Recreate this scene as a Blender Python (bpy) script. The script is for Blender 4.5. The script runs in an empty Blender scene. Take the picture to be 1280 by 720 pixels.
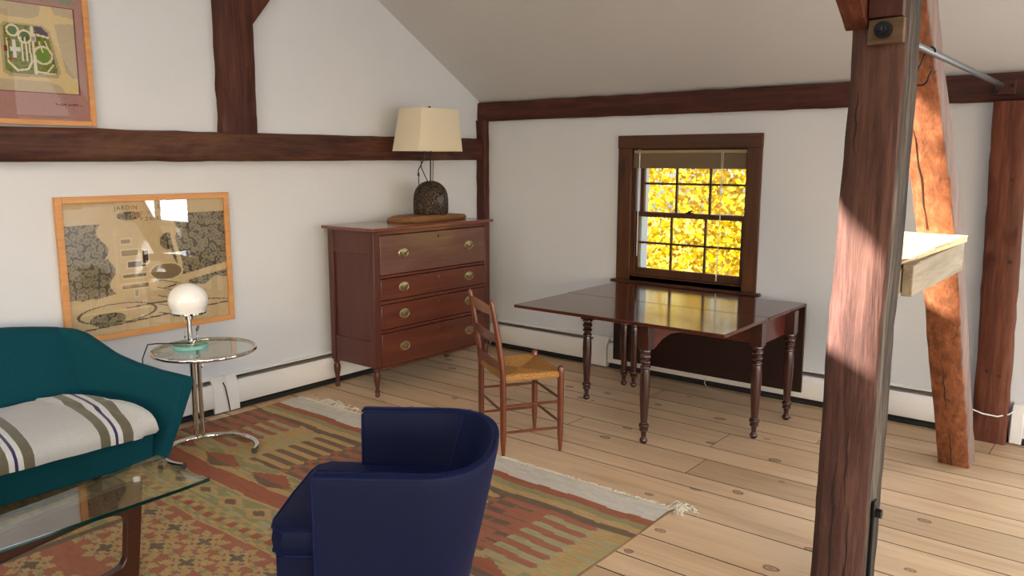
import bpy, bmesh, math, random
import numpy as np
from mathutils import Vector, Matrix, Euler

PI = math.pi
rnd = random.Random(7)
S = bpy.context.scene
COL = S.collection

# ------------------------------------------------------------------ helpers
def lin(h):
    h = h.lstrip('#')
    o = []
    for i in (0, 2, 4):
        c = int(h[i:i+2], 16) / 255
        o.append(c/12.92 if c <= .04045 else ((c+.055)/1.055)**2.4)
    return tuple(o)

def rgba(h): return (*lin(h), 1.0)

class MB:
    """collects shapes, then links them as ONE mesh object"""
    def __init__(s): s.b = bmesh.new()
    def quad(s, pts, mi=0):
        f = s.b.faces.new([s.b.verts.new(p) for p in pts]); f.material_index = mi
    def box(s, x0, x1, y0, y1, z0, z1, mi=0):
        v = [s.b.verts.new(p) for p in ((x0,y0,z0),(x1,y0,z0),(x1,y1,z0),(x0,y1,z0),(x0,y0,z1),(x1,y0,z1),(x1,y1,z1),(x0,y1,z1))]
        for q in ((0,3,2,1),(4,5,6,7),(0,1,5,4),(1,2,6,5),(2,3,7,6),(3,0,4,7)):
            f = s.b.faces.new([v[i] for i in q]); f.material_index = mi
        return s
    def loft(s, rings, cap=True, closed=False, mi=0):
        R = [[s.b.verts.new(p) for p in r] for r in rings]
        n = len(R[0]); m = len(R)
        for i in range(m if closed else m-1):
            a, b = R[i], R[(i+1) % m]
            for j in range(n):
                f = s.b.faces.new((a[j], a[(j+1) % n], b[(j+1) % n], b[j])); f.material_index = mi
        if cap and not closed:
            f = s.b.faces.new(R[0][::-1]); f.material_index = mi
            f = s.b.faces.new(R[-1]); f.material_index = mi
        return s
    def sheet(s, rows, mi=0):
        R = [[s.b.verts.new(p) for p in r] for r in rows]
        for i in range(len(R)-1):
            for j in range(len(R[0])-1):
                f = s.b.faces.new((R[i][j], R[i][j+1], R[i+1][j+1], R[i+1][j])); f.material_index = mi
        return s
    def tube(s, pts, r, n=8, closed=False, mi=0):
        pts = [Vector(p) for p in pts]; m = len(pts)
        rr = r if hasattr(r, '__len__') else [r]*m
        rings = []; up = None
        for i, p in enumerate(pts):
            if closed: t = pts[(i+1) % m] - pts[i-1]
            else: t = pts[min(i+1, m-1)] - pts[max(i-1, 0)]
            t.normalize()
            if up is None:
                up = Vector((0,0,1)) if abs(t.z) < .9 else Vector((1,0,0))
            up = (up - t*up.dot(t)).normalized(); w = t.cross(up)
            rings.append([p + (up*math.cos(2*PI*k/n) + w*math.sin(2*PI*k/n))*rr[i] for k in range(n)])
        return s.loft(rings, True, closed, mi)
    def lathe(s, prof, c=(0,0), n=20, mi=0):
        return s.loft([[(c[0]+r*math.cos(2*PI*k/n), c[1]+r*math.sin(2*PI*k/n), z) for k in range(n)] for r, z in prof], True, False, mi)
    def prism(s, poly, fa, fb, mi=0):
        """poly: 2-D outline; fa/fb map a 2-D point to the two 3-D faces"""
        return s.loft([[fa(*p) for p in poly], [fb(*p) for p in poly]], True, False, mi)
    def move(s, v): bmesh.ops.translate(s.b, verts=s.b.verts[:], vec=v); return s
    def rotz(s, a): bmesh.ops.rotate(s.b, cent=(0,0,0), matrix=Matrix.Rotation(a, 3, 'Z'), verts=s.b.verts[:]); return s
    def build(s, name, mat, parent=None, loc=(0,0,0), bev=0, seg=2, ang=35, sub=0, rz=0):
        bmesh.ops.recalc_face_normals(s.b, faces=s.b.faces[:])
        me = bpy.data.meshes.new(name); s.b.to_mesh(me); s.b.free()
        o = bpy.data.objects.new(name, me); COL.objects.link(o)
        for m in (mat if isinstance(mat, (list, tuple)) else [mat]): me.materials.append(m)
        for p in me.polygons: p.use_smooth = True
        me.set_sharp_from_angle(angle=math.radians(ang))
        o.location = loc; o.rotation_euler = (0, 0, rz)
        if parent: o.parent = parent
        if bev:
            b = o.modifiers.new('bevel', 'BEVEL'); b.width = bev; b.segments = seg; b.limit_method = 'ANGLE'; b.angle_limit = .6
            b.harden_normals = False
        if sub:
            b = o.modifiers.new('sub', 'SUBSURF'); b.levels = sub; b.render_levels = sub
        return o

def thing(name, label, cat, loc=(0,0,0), rz=0, group=None):
    o = bpy.data.objects.new(name, None); COL.objects.link(o)
    o.location = loc; o.rotation_euler = (0,0,rz); o.empty_display_size = .1
    return tag(o, label, cat, group)

def tag(o, label, cat, group=None):
    o['label'] = label; o['category'] = cat
    if group: o['group'] = group
    return o

def struct(o): o['kind'] = 'structure'; return o

def paint_grid(name, u0, u1, v0, v1, cell, colfn, mat, place, parent=None):
    """a flat sheet of small cells, each with its own woven or printed colour"""
    nu, nv = int(round((u1-u0)/cell)), int(round((v1-v0)/cell))
    us = np.linspace(u0, u1, nu+1); vs = np.linspace(v0, v1, nv+1)
    U, V = np.meshgrid(us, vs)
    co = np.stack(place(U, V), -1).reshape(-1, 3)
    i = (np.arange(nv)[:, None]*(nu+1) + np.arange(nu)[None, :]).reshape(-1)
    faces = np.stack([i, i+1, i+nu+2, i+nu+1], 1)
    me = bpy.data.meshes.new(name)
    me.from_pydata(co.tolist(), [], faces.tolist())
    uc = (us[:-1]+us[1:])/2; vc = (vs[:-1]+vs[1:])/2
    C = colfn(*np.meshgrid(uc, vc)).reshape(-1, 3)
    a = me.attributes.new('ink', 'FLOAT_COLOR', 'FACE')
    a.data.foreach_set('color', np.concatenate([C, np.ones((len(C), 1))], 1).astype(np.float32).ravel())
    me.materials.append(mat)
    for p in me.polygons: p.use_smooth = True
    o = bpy.data.objects.new(name, me); COL.objects.link(o)
    if parent: o.parent = parent
    return o

# ------------------------------------------------------------------ materials
class NT:
    def __init__(s, name):
        s.m = bpy.data.materials.new(name); s.m.use_nodes = True
        s.n = s.m.node_tree.nodes; s.l = s.m.node_tree.links
        s.p = s.n['Principled BSDF']; s.out = s.n['Material Output']
    def add(s, t, **k):
        n = s.n.new(t)
        for a, v in k.items():
            if a.startswith('i_'):
                n.inputs[a[2:].replace('_', ' ')].default_value = v
            else: setattr(n, a, v)
        return n
    def link(s, a, b): s.l.new(a, b)
    def coords(s, scale=(1,1,1), kind='Object'):
        t = s.add('ShaderNodeTexCoord'); m = s.add('ShaderNodeMapping')
        m.inputs['Scale'].default_value = scale
        s.link(t.outputs[kind], m.inputs['Vector']); return m.outputs['Vector']
    def noise(s, vec, scale, detail=4, rough=.6, dist=0):
        n = s.add('ShaderNodeTexNoise'); n.inputs['Scale'].default_value = scale; n.inputs['Detail'].default_value = detail
        n.inputs['Roughness'].default_value = rough; n.inputs['Distortion'].default_value = dist
        s.link(vec, n.inputs['Vector']); return n.outputs['Fac']
    def ramp(s, fac, stops, interp='LINEAR'):
        r = s.add('ShaderNodeValToRGB'); r.color_ramp.interpolation = interp
        e = r.color_ramp.elements
        while len(e) < len(stops): e.new(.5)
        for i, (p, c) in enumerate(stops):
            e[i].position = p; e[i].color = c if len(c) == 4 else (*c, 1)
        s.link(fac, r.inputs['Fac']); return r.outputs['Color']
    def mix(s, fac, a, b, mode='MIX'):
        m = s.add('ShaderNodeMix', data_type='RGBA', blend_type=mode)
        for v, k in ((fac, 0), (a, 6), (b, 7)):
            if hasattr(v, 'links'): s.link(v, m.inputs[k])
            else: m.inputs[k].default_value = v
        return m.outputs[2]
    def math(s, op, a, b=None):
        m = s.add('ShaderNodeMath', operation=op)
        for i, v in enumerate((a, b)):
            if v is None: continue
            if hasattr(v, 'links'): s.link(v, m.inputs[i])
            else: m.inputs[i].default_value = v
        return m.outputs[0]
    def bump(s, h, strength=.3, dist=.005):
        b = s.add('ShaderNodeBump'); b.inputs['Strength'].default_value = strength; b.inputs['Distance'].default_value = dist
        s.link(h, b.inputs['Height']); s.link(b.outputs['Normal'], s.p.inputs['Normal']); return b
    def color(s, c):
        if hasattr(c, 'links'): s.link(c, s.p.inputs['Base Color'])
        else: s.p.inputs['Base Color'].default_value = c
    def set(s, **k):
        for a, v in k.items(): s.p.inputs[a.replace('_', ' ')].default_value = v
        return s

def plain(name, col, rough=.5, metal=0, **k):
    t = NT(name); t.color(rgba(col)); t.set(Roughness=rough, Metallic=metal, **k); return t.m

def wood(name, dark, mid, light, axis='x', scale=1, rough=.5, bump=.25, contrast=.25, spec=.5, patch=None, coat=0, knots=0, bigw=.25):
    """grain runs along one axis"""
    t = NT(name)
    st = {'x': (.07,1,1), 'y': (1,.07,1), 'z': (1,1,.07)}[axis]
    v = t.coords(tuple(a*scale for a in st))
    g1 = t.noise(v, 22, 6, .65, .6); g2 = t.noise(v, 90, 3, .6)
    v2 = t.coords(tuple(a*scale for a in {'x': (.35,1,1), 'y': (1,.35,1), 'z': (1,1,.35)}[axis]))
    big = t.noise(v2, 3.2, 4, .6, .4)
    f = t.math('ADD', t.math('MULTIPLY', g1, .80-bigw), t.math('ADD', t.math('MULTIPLY', g2, .2), t.math('MULTIPLY', big, bigw)))
    c = t.ramp(f, [(.5-contrast, rgba(dark)), (.5, rgba(mid)), (.5+contrast, rgba(light))])
    if patch:
        pm = t.ramp(t.noise(v2, 2.1, 5, .65, .8), [(.46, (0,0,0)), (.66, (1,1,1))])
        c = t.mix(pm, c, t.ramp(f, [(.3, tuple(x*.7 for x in lin(patch))), (.7, rgba(patch))]))
    if knots:
        vo = t.add('ShaderNodeTexVoronoi', feature='F1'); vo.inputs['Scale'].default_value = knots
        t.link(v2, vo.inputs['Vector'])
        c = t.mix(t.ramp(vo.outputs['Distance'], [(.05, (.85,)*3), (.12, (0,0,0))]), c, rgba(dark))
    t.color(c); t.set(Roughness=rough, Specular_IOR_Level=spec)
    if coat: t.set(Coat_Weight=coat, Coat_Roughness=.12)
    t.bump(t.math('ADD', t.math('MULTIPLY', g1, .7), t.math('MULTIPLY', g2, .3)), bump, .006)
    return t.m

def plaster(name, col):
    t = NT(name); v = t.coords()
    n = t.noise(v, 2.0, 4, .6); f = t.noise(v, 120, 3, .6)
    t.color(t.ramp(n, [(.3, tuple(x*.97 for x in lin(col))), (.7, rgba(col))]))
    t.set(Roughness=.9, Specular_IOR_Level=.15); t.bump(t.math('ADD', f, t.math('MULTIPLY', n, 2)), .12, .004)
    return t.m

def fabric(name, c1, c2, scale=350, rough=.9, sheen=0, tint=None, bump=.3):
    t = NT(name); v = t.coords()
    n = t.noise(v, scale, 2, .6); b = t.noise(v, 5, 3)
    t.color(t.mix(t.math('MULTIPLY', b, .35), t.ramp(n, [(.3, rgba(c1)), (.7, rgba(c2))]), rgba(c1)))
    t.set(Roughness=rough, Specular_IOR_Level=.2, Sheen_Weight=sheen)
    t.set(Sheen_Roughness=.35)
    if tint: t.p.inputs['Sheen Tint'].default_value = rgba(tint)
    t.bump(n, bump, .002)
    return t.m

def thin_glass(name, tint=(1,1,1), ior=1.5, rough=0.0):
    """a clear sheet: passes light straight on and mirrors by Fresnel"""
    t = NT(name); t.n.remove(t.p)
    tr = t.add('ShaderNodeBsdfTransparent'); tr.inputs['Color'].default_value = (*tint, 1)
    gl = t.add('ShaderNodeBsdfGlossy'); gl.inputs['Roughness'].default_value = rough
    fr = t.add('ShaderNodeFresnel'); ge = t.add('ShaderNodeNewGeometry')   # a thin sheet mirrors alike from both sides
    t.link(t.math('ADD', t.math('MULTIPLY', ge.outputs['Backfacing'], 1/ior-ior), ior), fr.inputs['IOR'])
    mx = t.add('ShaderNodeMixShader')
    t.link(fr.outputs[0], mx.inputs[0]); t.link(tr.outputs[0], mx.inputs[1]); t.link(gl.outputs[0], mx.inputs[2])
    t.link(mx.outputs[0], t.out.inputs['Surface']); return t.m

def ink(name, rough=.9, noise=250, amount=.25, bump=.2, fade=None):
    """colours come from the sheet's own woven / printed cells"""
    t = NT(name); a = t.add('ShaderNodeAttribute', attribute_name='ink')
    v = t.coords(); n = t.noise(v, noise, 3, .6); b = t.noise(t.coords((.5,3,1)), 7, 5, .65)
    c = t.mix(amount, a.outputs['Color'], t.ramp(n, [(.3, (.25,.25,.25)), (.7, (1,1,1))]), 'MULTIPLY')
    if fade: c = t.mix(t.math('MULTIPLY', b, .38), c, rgba(fade))
    t.color(c); t.set(Roughness=rough, Specular_IOR_Level=.15)
    if bump: t.bump(n, bump, .002)
    return t.m

M = {}
M['wall'] = plaster('white_plaster', '#d2d5d9')
M['ceil'] = plaster('ceiling_plaster', '#d3d3d3')
M['floor_gap'] = plain('dark_gap', '#2a1a10', .9)
M['beam'] = wood('dark_hewn_timber_y', '#26120e', '#432219', '#66402c', 'y', 1, .6, .6, .14, .3, patch='#664630')
M['beamx'] = wood('dark_hewn_timber_x', '#26120e', '#422019', '#5f3526', 'x', 1, .6, .5, .15, .3)
M['beamz'] = wood('dark_hewn_timber_z', '#2a140f', '#462319', '#633828', 'z', 1, .6, .5, .15, .3)
M['post'] = wood('purple_brown_old_post', '#2a1c19', '#523832', '#745349', 'z', 1.6, .8, .9, .17, .2, patch='#5e4234')
M['postside'] = wood('weathered_grey_face', '#1c1713', '#43382e', '#75685a', 'z', 1.0, .9, 1.0, .13, .15)
M['strut'] = wood('orange_brown_strut', '#54301e', '#7d4a2e', '#9e6442', 'z', 1.3, .6, .35, .16, .3, bigw=.12)
M['strutside'] = wood('cool_lit_strut_face', '#584640', '#786258', '#97837a', 'z', .8, .8, .5, .25, .2)  # cool light from the right is put into this face's colour
M['wpost'] = wood('red_brown_wall_post', '#351a10', '#5a2e1e', '#7c4a33', 'z', 1, .65, .6, .15, .3, patch='#6b4029')
M['board'] = wood('grey_weathered_board', '#6b5f4f', '#918470', '#b0a28a', 'y', .9, .85, .6, .22, .15)
M['boardtop'] = wood('pale_shelf_board', '#b98f60', '#d6b98c', '#e6d0a8', 'x', .9, .8, .4, .25, .2)
M['block'] = wood('brown_washer_block', '#463728', '#604d3a', '#7b654c', 'x', 1, .8, .4, .2, .2)
M['endgrain'] = wood('end_grain', '#7b6c58', '#a89778', '#c5b494', 'x', 2, .9, .6, .22, .1)
M['mahog'] = wood('mahogany_side', '#33150e', '#50261c', '#69382a', 'z', 1, .36, .06, .3, .5)
M['mahogy'] = wood('mahogany_front', '#38170d', '#582a1b', '#80482c', 'y', .8, .34, .05, .3, .5, coat=.3)
M['mahtop'] = wood('mahogany_worn_drawer', '#46261c', '#624034', '#806050', 'y', .8, .35, .05, .3, .5, coat=.3)
M['mahx'] = wood('chest_top_wood', '#4d1f16', '#703428', '#94543e', 'y', .8, .22, .04, .3, .5, coat=.4)
M['tabletop'] = wood('dark_polished_table', '#30120a', '#4d2115', '#6a3522', 'x', .8, .12, .015, .25, .5, coat=.2)
M['leafshade'] = wood('shaded_unfinished_leaf', '#140705', '#230d09', '#32150e', 'x', .8, .4, .03, .25, .4)  # the leaf's shadow is put into the colour, over dark unfinished wood
M['tableleg'] = wood('dark_turned_leg', '#1e0a06', '#35130c', '#4e2116', 'z', 1, .22, .04, .3, .5, coat=.5)
M['tableap'] = wood('dark_apron', '#331008', '#521f14', '#6f3220', 'x', 1, .28, .04, .3, .5, coat=.3)
M['chair'] = wood('warm_brown_chair', '#381608', '#622e18', '#8a4a26', 'z', 1.2, .3, .06, .28, .5, coat=.4)
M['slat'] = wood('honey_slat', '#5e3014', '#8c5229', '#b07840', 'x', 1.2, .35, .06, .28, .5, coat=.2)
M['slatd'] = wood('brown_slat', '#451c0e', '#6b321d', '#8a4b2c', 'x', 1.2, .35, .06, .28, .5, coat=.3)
M['walnut'] = wood('walnut', '#200d07', '#3a1b10', '#522c1a', 'y', 1, .35, .05, .28, .5, coat=.2)
M['oak'] = wood('oak_frame', '#a8703a', '#c98f55', '#dba96e', 'y', 1.5, .45, .05, .28, .4)
M['win'] = wood('stained_window_wood', '#2c160a', '#4a2a16', '#69411f', 'z', 1, .4, .1, .25, .4, knots=3)
M['winx'] = wood('stained_window_head', '#2c160a', '#4a2a16', '#69411f', 'x', 1, .4, .1, .25, .4, knots=3)
M['plank'] = wood('driftwood_plank', '#5a3a22', '#87603e', '#a88258', 'y', 1, .6, .4, .25, .3)
M['brass'] = plain('old_brass', '#c6b48a', .3, 1)
M['brassd'] = plain('dull_brass', '#8a7546', .4, 1)
M['iron'] = plain('black_iron', '#2b2a2b', .5, .85)
M['steel'] = plain('grey_steel_rod', '#757574', .4, .9)
M['chrome'] = plain('chrome', '#e4e2e0', .07, 1)
M['blackpl'] = plain('black_cord', '#141210', .5)
M['white'] = plain('white_enamel', '#e9e5e0', .35)
M['whitew'] = plain('white_vinyl', '#dcdcdc', .5)
M['ext'] = plain('pale_blue_grey_paint', '#c9d2dc', .6)
M['dark'] = plain('dark_fin_cavity', '#1a1512', .8)
M['fin'] = plain('grey_louvre', '#8f8a86', .4, .6)
M['teal'] = fabric('teal_wool', '#01333c', '#024c58', 420, .9, .08, '#1c6f78')
M['velvet'] = fabric('navy_velvet', '#02081f', '#061440', 300, .65, .13, '#2f5ad8', .12)
M['piping'] = fabric('piping_seam_highlight', '#050d30', '#0b1a50', 300, .6, .15, '#5f86e8', .1)  # lighter than the velvet, to paint highlights along the seams
t = NT('cream_linen_shade'); v = t.coords(); n = t.noise(t.coords((1,1,8)), 120, 2)
t.color(t.ramp(n, [(.3, rgba('#efe6cd')), (.7, rgba('#f6efdc'))])); t.set(Roughness=.8, Specular_IOR_Level=.2)
tl = t.add('ShaderNodeBsdfTranslucent'); tl.inputs['Color'].default_value = rgba('#f5e8bf')
mx = t.add('ShaderNodeMixShader'); mx.inputs[0].default_value = .3
t.link(t.p.outputs[0], mx.inputs[1]); t.link(tl.outputs[0], mx.inputs[2]); t.link(mx.outputs[0], t.out.inputs['Surface'])
M['cream'] = t.m
t = NT('pierced_dark_clay'); v = t.coords()
vo = t.add('ShaderNodeTexVoronoi', feature='F1'); vo.inputs['Scale'].default_value = 98; t.link(v, vo.inputs['Vector'])
t.color(t.ramp(vo.outputs['Distance'], [(.18, rgba('#8a6844')), (.36, rgba('#2e1d14')), (.6, rgba('#0e0907'))]))
t.set(Roughness=.7); b = t.bump(vo.outputs['Distance'], .9, .004); b.invert = True
M['clay'] = t.m
M['heart'] = plain('dark_hollow', '#5c5856', .9)
t = NT('opal_glass'); t.color(rgba('#f2f0ec')); t.set(Roughness=.08, Subsurface_Weight=.4, Subsurface_Radius=(.05,.05,.05), Subsurface_Scale=1.0, Coat_Weight=.6, Coat_Roughness=.03)
M['opal'] = t.m
M['glass'] = thin_glass('clear_table_glass', (.93,.97,.95), 1.65)
M['gedge'] = NT('green_glass_edge').set(Roughness=.12, Specular_IOR_Level=.8); M['gedge'].color(rgba('#0c2a24')); M['gedge'] = M['gedge'].m
M['gteal'] = thin_glass('lamp_foot_glass', (.95,.99,.98))
M['gtealedge'] = plain('lamp_foot_edge', '#74b5a9', .1)
M['pane'] = thin_glass('window_pane', (.97,.98,.98), 1.45)
M['picglass'] = thin_glass('picture_glass', (.98,.98,.97), 1.75)
M['tiptube'] = plain('grey_cap', '#555555', .4, .5)
M['rug'] = ink('kilim_wool', .95, 260, .30, .5, '#b39a70')
M['print'] = ink('printed_paper', .8, 60, .10, 0)
M['fringe'] = plain('cream_fringe', '#d9d2bf', .95)
M['rugback'] = plain('rug_edge', '#8a6a48', .95)
t = NT('rush_seat'); v = t.coords(); n = t.noise(v, 160, 3)
t.color(t.ramp(n, [(.3, rgba('#7d5228')), (.55, rgba('#a87a42')), (.75, rgba('#c79c62'))])); t.set(Roughness=.8, Specular_IOR_Level=.25); t.bump(n, .3, .002)
M['rush'] = t.m
# blanket: woven stripes at fixed places along its length
t = NT('striped_wool_blanket'); tc = t.add('ShaderNodeTexCoord'); sp = t.add('ShaderNodeSeparateXYZ'); t.link(tc.outputs['Object'], sp.inputs[0])
yy = t.math('ADD', sp.outputs['Y'], t.math('MULTIPLY', t.math('SUBTRACT', t.noise(t.coords(), 9, 2), .5), .006))
fy = t.math('DIVIDE', t.math('ADD', yy, 4.50), 1.10)
base, olive, navy, pale = '#c0c0bd', '#66624f', '#33335c', '#cfcfcc'
def P(y): return (y+4.50)/1.10
st = [(0, rgba(base))]
for c in (-4.091, -3.675):
    st += [(P(c-.071), rgba(olive)), (P(c-.029), rgba(pale)), (P(c-.006), rgba(navy)), (P(c+.006), rgba(pale)), (P(c+.028), rgba(olive)), (P(c+.071), rgba(base))]
cc = t.ramp(fy, st, 'CONSTANT')
fl = t.noise(t.coords(), 260, 3, .7)
t.color(t.mix(.45, cc, t.ramp(fl, [(.35, (.45,.45,.47)), (.65, (1,1,1))]), 'MULTIPLY')); t.set(Roughness=.95, Specular_IOR_Level=.1, Sheen_Weight=.3); t.bump(fl, .4, .003)
M['blanket'] = t.m
# pine boards: every board carries its own tone
t = NT('wide_pine_boards'); at = t.add('ShaderNodeAttribute', attribute_name='tone')
tc = t.add('ShaderNodeTexCoord'); sep = t.add('ShaderNodeSeparateColor'); t.link(at.outputs['Color'], sep.inputs[0])
off = t.add('ShaderNodeCombineXYZ'); t.link(t.math('MULTIPLY', sep.outputs[1], 37.0), off.inputs[0]); t.link(t.math('MULTIPLY', sep.outputs[0], 11.0), off.inputs[2])
va = t.add('ShaderNodeVectorMath', operation='ADD'); t.link(tc.outputs['Object'], va.inputs[0]); t.link(off.outputs[0], va.inputs[1])
def mp(sc):
    m = t.add('ShaderNodeMapping'); m.inputs['Scale'].default_value = sc; t.link(va.outputs[0], m.inputs['Vector']); return m.outputs['Vector']
g = t.noise(mp((.12,1.5,1)), 7, 6, .62, 1.2); g2 = t.noise(mp((.05,1,1)), 60, 3, .6); bl = t.noise(mp((.4,1,1)), 1.6, 3)
f = t.math('ADD', t.math('MULTIPLY', g, .5), t.math('ADD', t.math('MULTIPLY', g2, .15), t.math('MULTIPLY', bl, .35)))
c = t.ramp(f, [(.30, rgba('#bd9b78')), (.5, rgba('#dfc09a')), (.70, rgba('#eed5b0'))])
c = t.mix(1.0, c, t.ramp(sep.outputs[0], [(0, (.70,.67,.64)), (.5, (.92,.89,.86)), (1, (1.0,.99,.98))]), 'MULTIPLY')
dv = t.noise(mp((1,1,1)), 9, 2)
dd = t.add('ShaderNodeVectorMath', operation='ADD')
cmb = t.add('ShaderNodeCombineXYZ'); t.link(t.math('MULTIPLY', dv, .04), cmb.inputs[0]); t.link(t.math('MULTIPLY', dv, .04), cmb.inputs[1])
t.link(mp((1.0,1.4,1)), dd.inputs[0]); t.link(cmb.outputs[0], dd.inputs[1])
vo = t.add('ShaderNodeTexVoronoi', feature='F1', voronoi_dimensions='2D'); vo.inputs['Scale'].default_value = 2.6; vo.inputs['Randomness'].default_value = 1
t.link(dd.outputs[0], vo.inputs['Vector'])
vs = t.add('ShaderNodeSeparateColor'); t.link(vo.outputs['Color'], vs.inputs[0])
size = t.math('ADD', t.math('MULTIPLY', vs.outputs[0], .07), .03)
rel = t.math('DIVIDE', vo.outputs['Distance'], size)
present = t.math('GREATER_THAN', vs.outputs[1], .55)
ring = t.ramp(rel, [(.0, (.75,.75,.75)), (.5, (.35,.35,.35)), (.72, (.95,.95,.95)), (.95, (.25,.25,.25)), (1.0, (0,0,0))])
kf = t.math('MULTIPLY', present, ring)
c = t.mix(kf, c, rgba('#5f3b22'))
t.color(c); t.set(Roughness=.42, Specular_IOR_Level=.4); t.bump(t.math('ADD', g, g2), .06, .003)
M['floor'] = t.m
# leaves
t = NT('yellow_autumn_leaves'); oi = t.add('ShaderNodeAttribute', attribute_name='leaf'); 
lc = t.ramp(oi.outputs['Fac'], [(0, rgba('#9c760a')), (.12, rgba('#b89c08')), (.6, rgba('#c4ac08')), (.9, rgba('#ccbd40')), (1, rgba('#97600c'))])
t.color(lc); t.set(Roughness=.6, Specular_IOR_Level=.2)
tl = t.add('ShaderNodeBsdfTranslucent'); t.link(lc, tl.inputs['Color'])
mx = t.add('ShaderNodeMixShader'); mx.inputs[0].default_value = .5
t.link(t.p.outputs[0], mx.inputs[1]); t.link(tl.outputs[0], mx.inputs[2]); t.link(mx.outputs[0], t.out.inputs['Surface'])
M['leaf'] = t.m
M['bark'] = wood('tree_bark', '#8a7a66', '#b5a68f', '#d6cab4', 'z', 1, .9, .5)
t = NT('autumn_lawn'); t.color(t.ramp(t.noise(t.coords(), 3, 6, .7), [(.35, rgba('#5f6b2a')), (.55, rgba('#c7a325')), (.75, rgba('#e3c23c'))])); t.set(Roughness=.95)
M['lawn'] = t.m

# ------------------------------------------------------------------ room shell
RX, RY, RIDGE, EAVE, PITCH = 9.2, -8.4, -4.2, 2.085, .592
def roof_z(y): return EAVE + PITCH*(-y if y > RIDGE else (y-RY))
TH = .2

def slab(umin, umax, vmin, vmax, holes, to3, name, mat):
    """a wall / roof sheet with rectangular openings; to3(u, v, w) with w = 0 inner, 1 outer"""
    us = sorted({umin, umax, *[h[0] for h in holes], *[h[1] for h in holes]})
    vs = sorted({vmin, vmax, *[h[2] for h in holes], *[h[3] for h in holes]})
    m = MB()
    for a, b in zip(us, us[1:]):
        for c, d in zip(vs, vs[1:]):
            if any(h[0]-1e-6 <= a and b <= h[1]+1e-6 and h[2]-1e-6 <= c and d <= h[3]+1e-6 for h in holes): continue
            m.loft([[to3(a,c,w), to3(b,c,w), to3(b,d,w), to3(a,d,w)] for w in (0,1)])
    bmesh.ops.remove_doubles(m.b, verts=m.b.verts[:], dist=1e-5)
    return struct(m.build(name, mat))

WIN = (1.50, 2.405, .735, 1.70)            # the visible window opening in wall_back
SIDE_WIN = (4.9, 6.7, .75, 2.0)
slab(-TH, RX+TH, 0, EAVE, [WIN, SIDE_WIN], lambda u,v,w: (u, w*TH, v), 'wall_back', M['wall'])
FW = [(1.2, 2.9, .6, 1.95), (4.3, 6.0, .6, 1.95), (6.8, 8.3, .6, 1.95)]
slab(-TH, RX+TH, 0, EAVE, FW, lambda u,v,w: (u, RY-w*TH, v), 'wall_front', M['wall'])
# roof slopes
L = math.hypot(-RIDGE, roof_z(RIDGE)-EAVE); cs, sn = -RIDGE/L, (roof_z(RIDGE)-EAVE)/L
NB = (4.8, 6.6, 1.0, 2.2)
slab(-TH, RX+TH, -.25, L, [], lambda u,v,w: (u, -v*cs+w*TH*sn, EAVE+v*sn+w*TH*cs), 'ceiling', M['ceil'])
SK = [(1.6, 2.8, 1.6, 3.0), (4.2, 5.4, 1.6, 3.0), (6.8, 8.0, 1.6, 3.0)]
slab(-TH, RX+TH, -.25, L, SK, lambda u,v,w: (u, RY+v*cs-w*TH*sn, EAVE+v*sn+w*TH*cs), 'ceiling_south', M['ceil'])
# gable walls: columns between the floor and the roof line
def gable(name, x, out, cols):
    m = MB()
    for (ya, yb, za, zb) in cols:           # za/zb: functions of y for the lower and upper edge
        m.loft([[(x+w*out*TH, ya, za(ya)), (x+w*out*TH, yb, za(yb)), (x+w*out*TH, yb, zb(yb)), (x+w*out*TH, ya, zb(ya))] for w in (0,1)])
    bmesh.ops.remove_doubles(m.b, verts=m.b.verts[:], dist=1e-5)
    return struct(m.build(name, M['wall']))
z0 = lambda y: 0
SILL, GY0, GY1 = 2.83, -6.0, -4.4           # gable window: level sill, head sloping with the roof
ghead = lambda y: 3.52 + .59*(y+5.66)
gable('wall_left', 0, -1, [(RY, GY0, z0, roof_z), (GY0, GY1, z0, lambda y: SILL), (GY0, GY1, lambda y: min(ghead(y), roof_z(y)-.05), roof_z), (GY1, RIDGE, z0, roof_z), (RIDGE, 0, z0, roof_z)])
gable('wall_right', RX, 1, [(RY, -7.6, z0, roof_z), (-7.6, -5.2, z0, lambda y: .5), (-7.6, -5.2, lambda y: 2.05, roof_z), (-5.2, RIDGE, z0, roof_z), (RIDGE, -3.2, z0, roof_z), (-3.2, -.6, z0, lambda y: .4), (-3.2, -.6, lambda y: 2.2, roof_z), (-.6, 0, z0, roof_z)])
# floor boards
seams = [.02, -.08, -.32, -.55, -.76, -.91, -1.19, -1.38, -1.63, -1.78, -2.07, -2.38, -2.58, -2.73]
while seams[-1] > RY: seams.append(seams[-1]-rnd.choice([.18,.22,.26,.3]))
joints = {5: [2.75, 6.4], 7: [2.82, 7.1], 3: [3.2, 6.0], 9: [1.2, 5.4], 10: [5.6], 6: [1.9, 5.9], 8: [3.55, 7.3], 2: [2.0, 5.2], 1: [4.0], 4: [1.1, 4.9]}
m = MB(); lay = m.b.faces.layers.float_color.new('tone')
for i, (a, b) in enumerate(zip(seams, seams[1:])):
    xs = [-.02] + joints.get(i, [rnd.uniform(2,3.5), rnd.uniform(5.5,7)]) + [RX+.02]
    for c, d in zip(xs, xs[1:]):
        k = len(m.b.faces); g_ = .0032
        m.box(c+g_*.5, d-g_*.5, b+g_, a-g_, -.03, 0)
        m.b.faces.ensure_lookup_table(); tn = (rnd.random(), rnd.random(), 0, 1)
        for q in range(k, len(m.b.faces)): m.b.faces[q][lay] = tn; m.b.faces[q].material_index = 0 if q == k+1 else 1
m2 = m
fl_ = m.build('floor', [M['floor'], M['floor_gap']]); struct(fl_)
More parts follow.
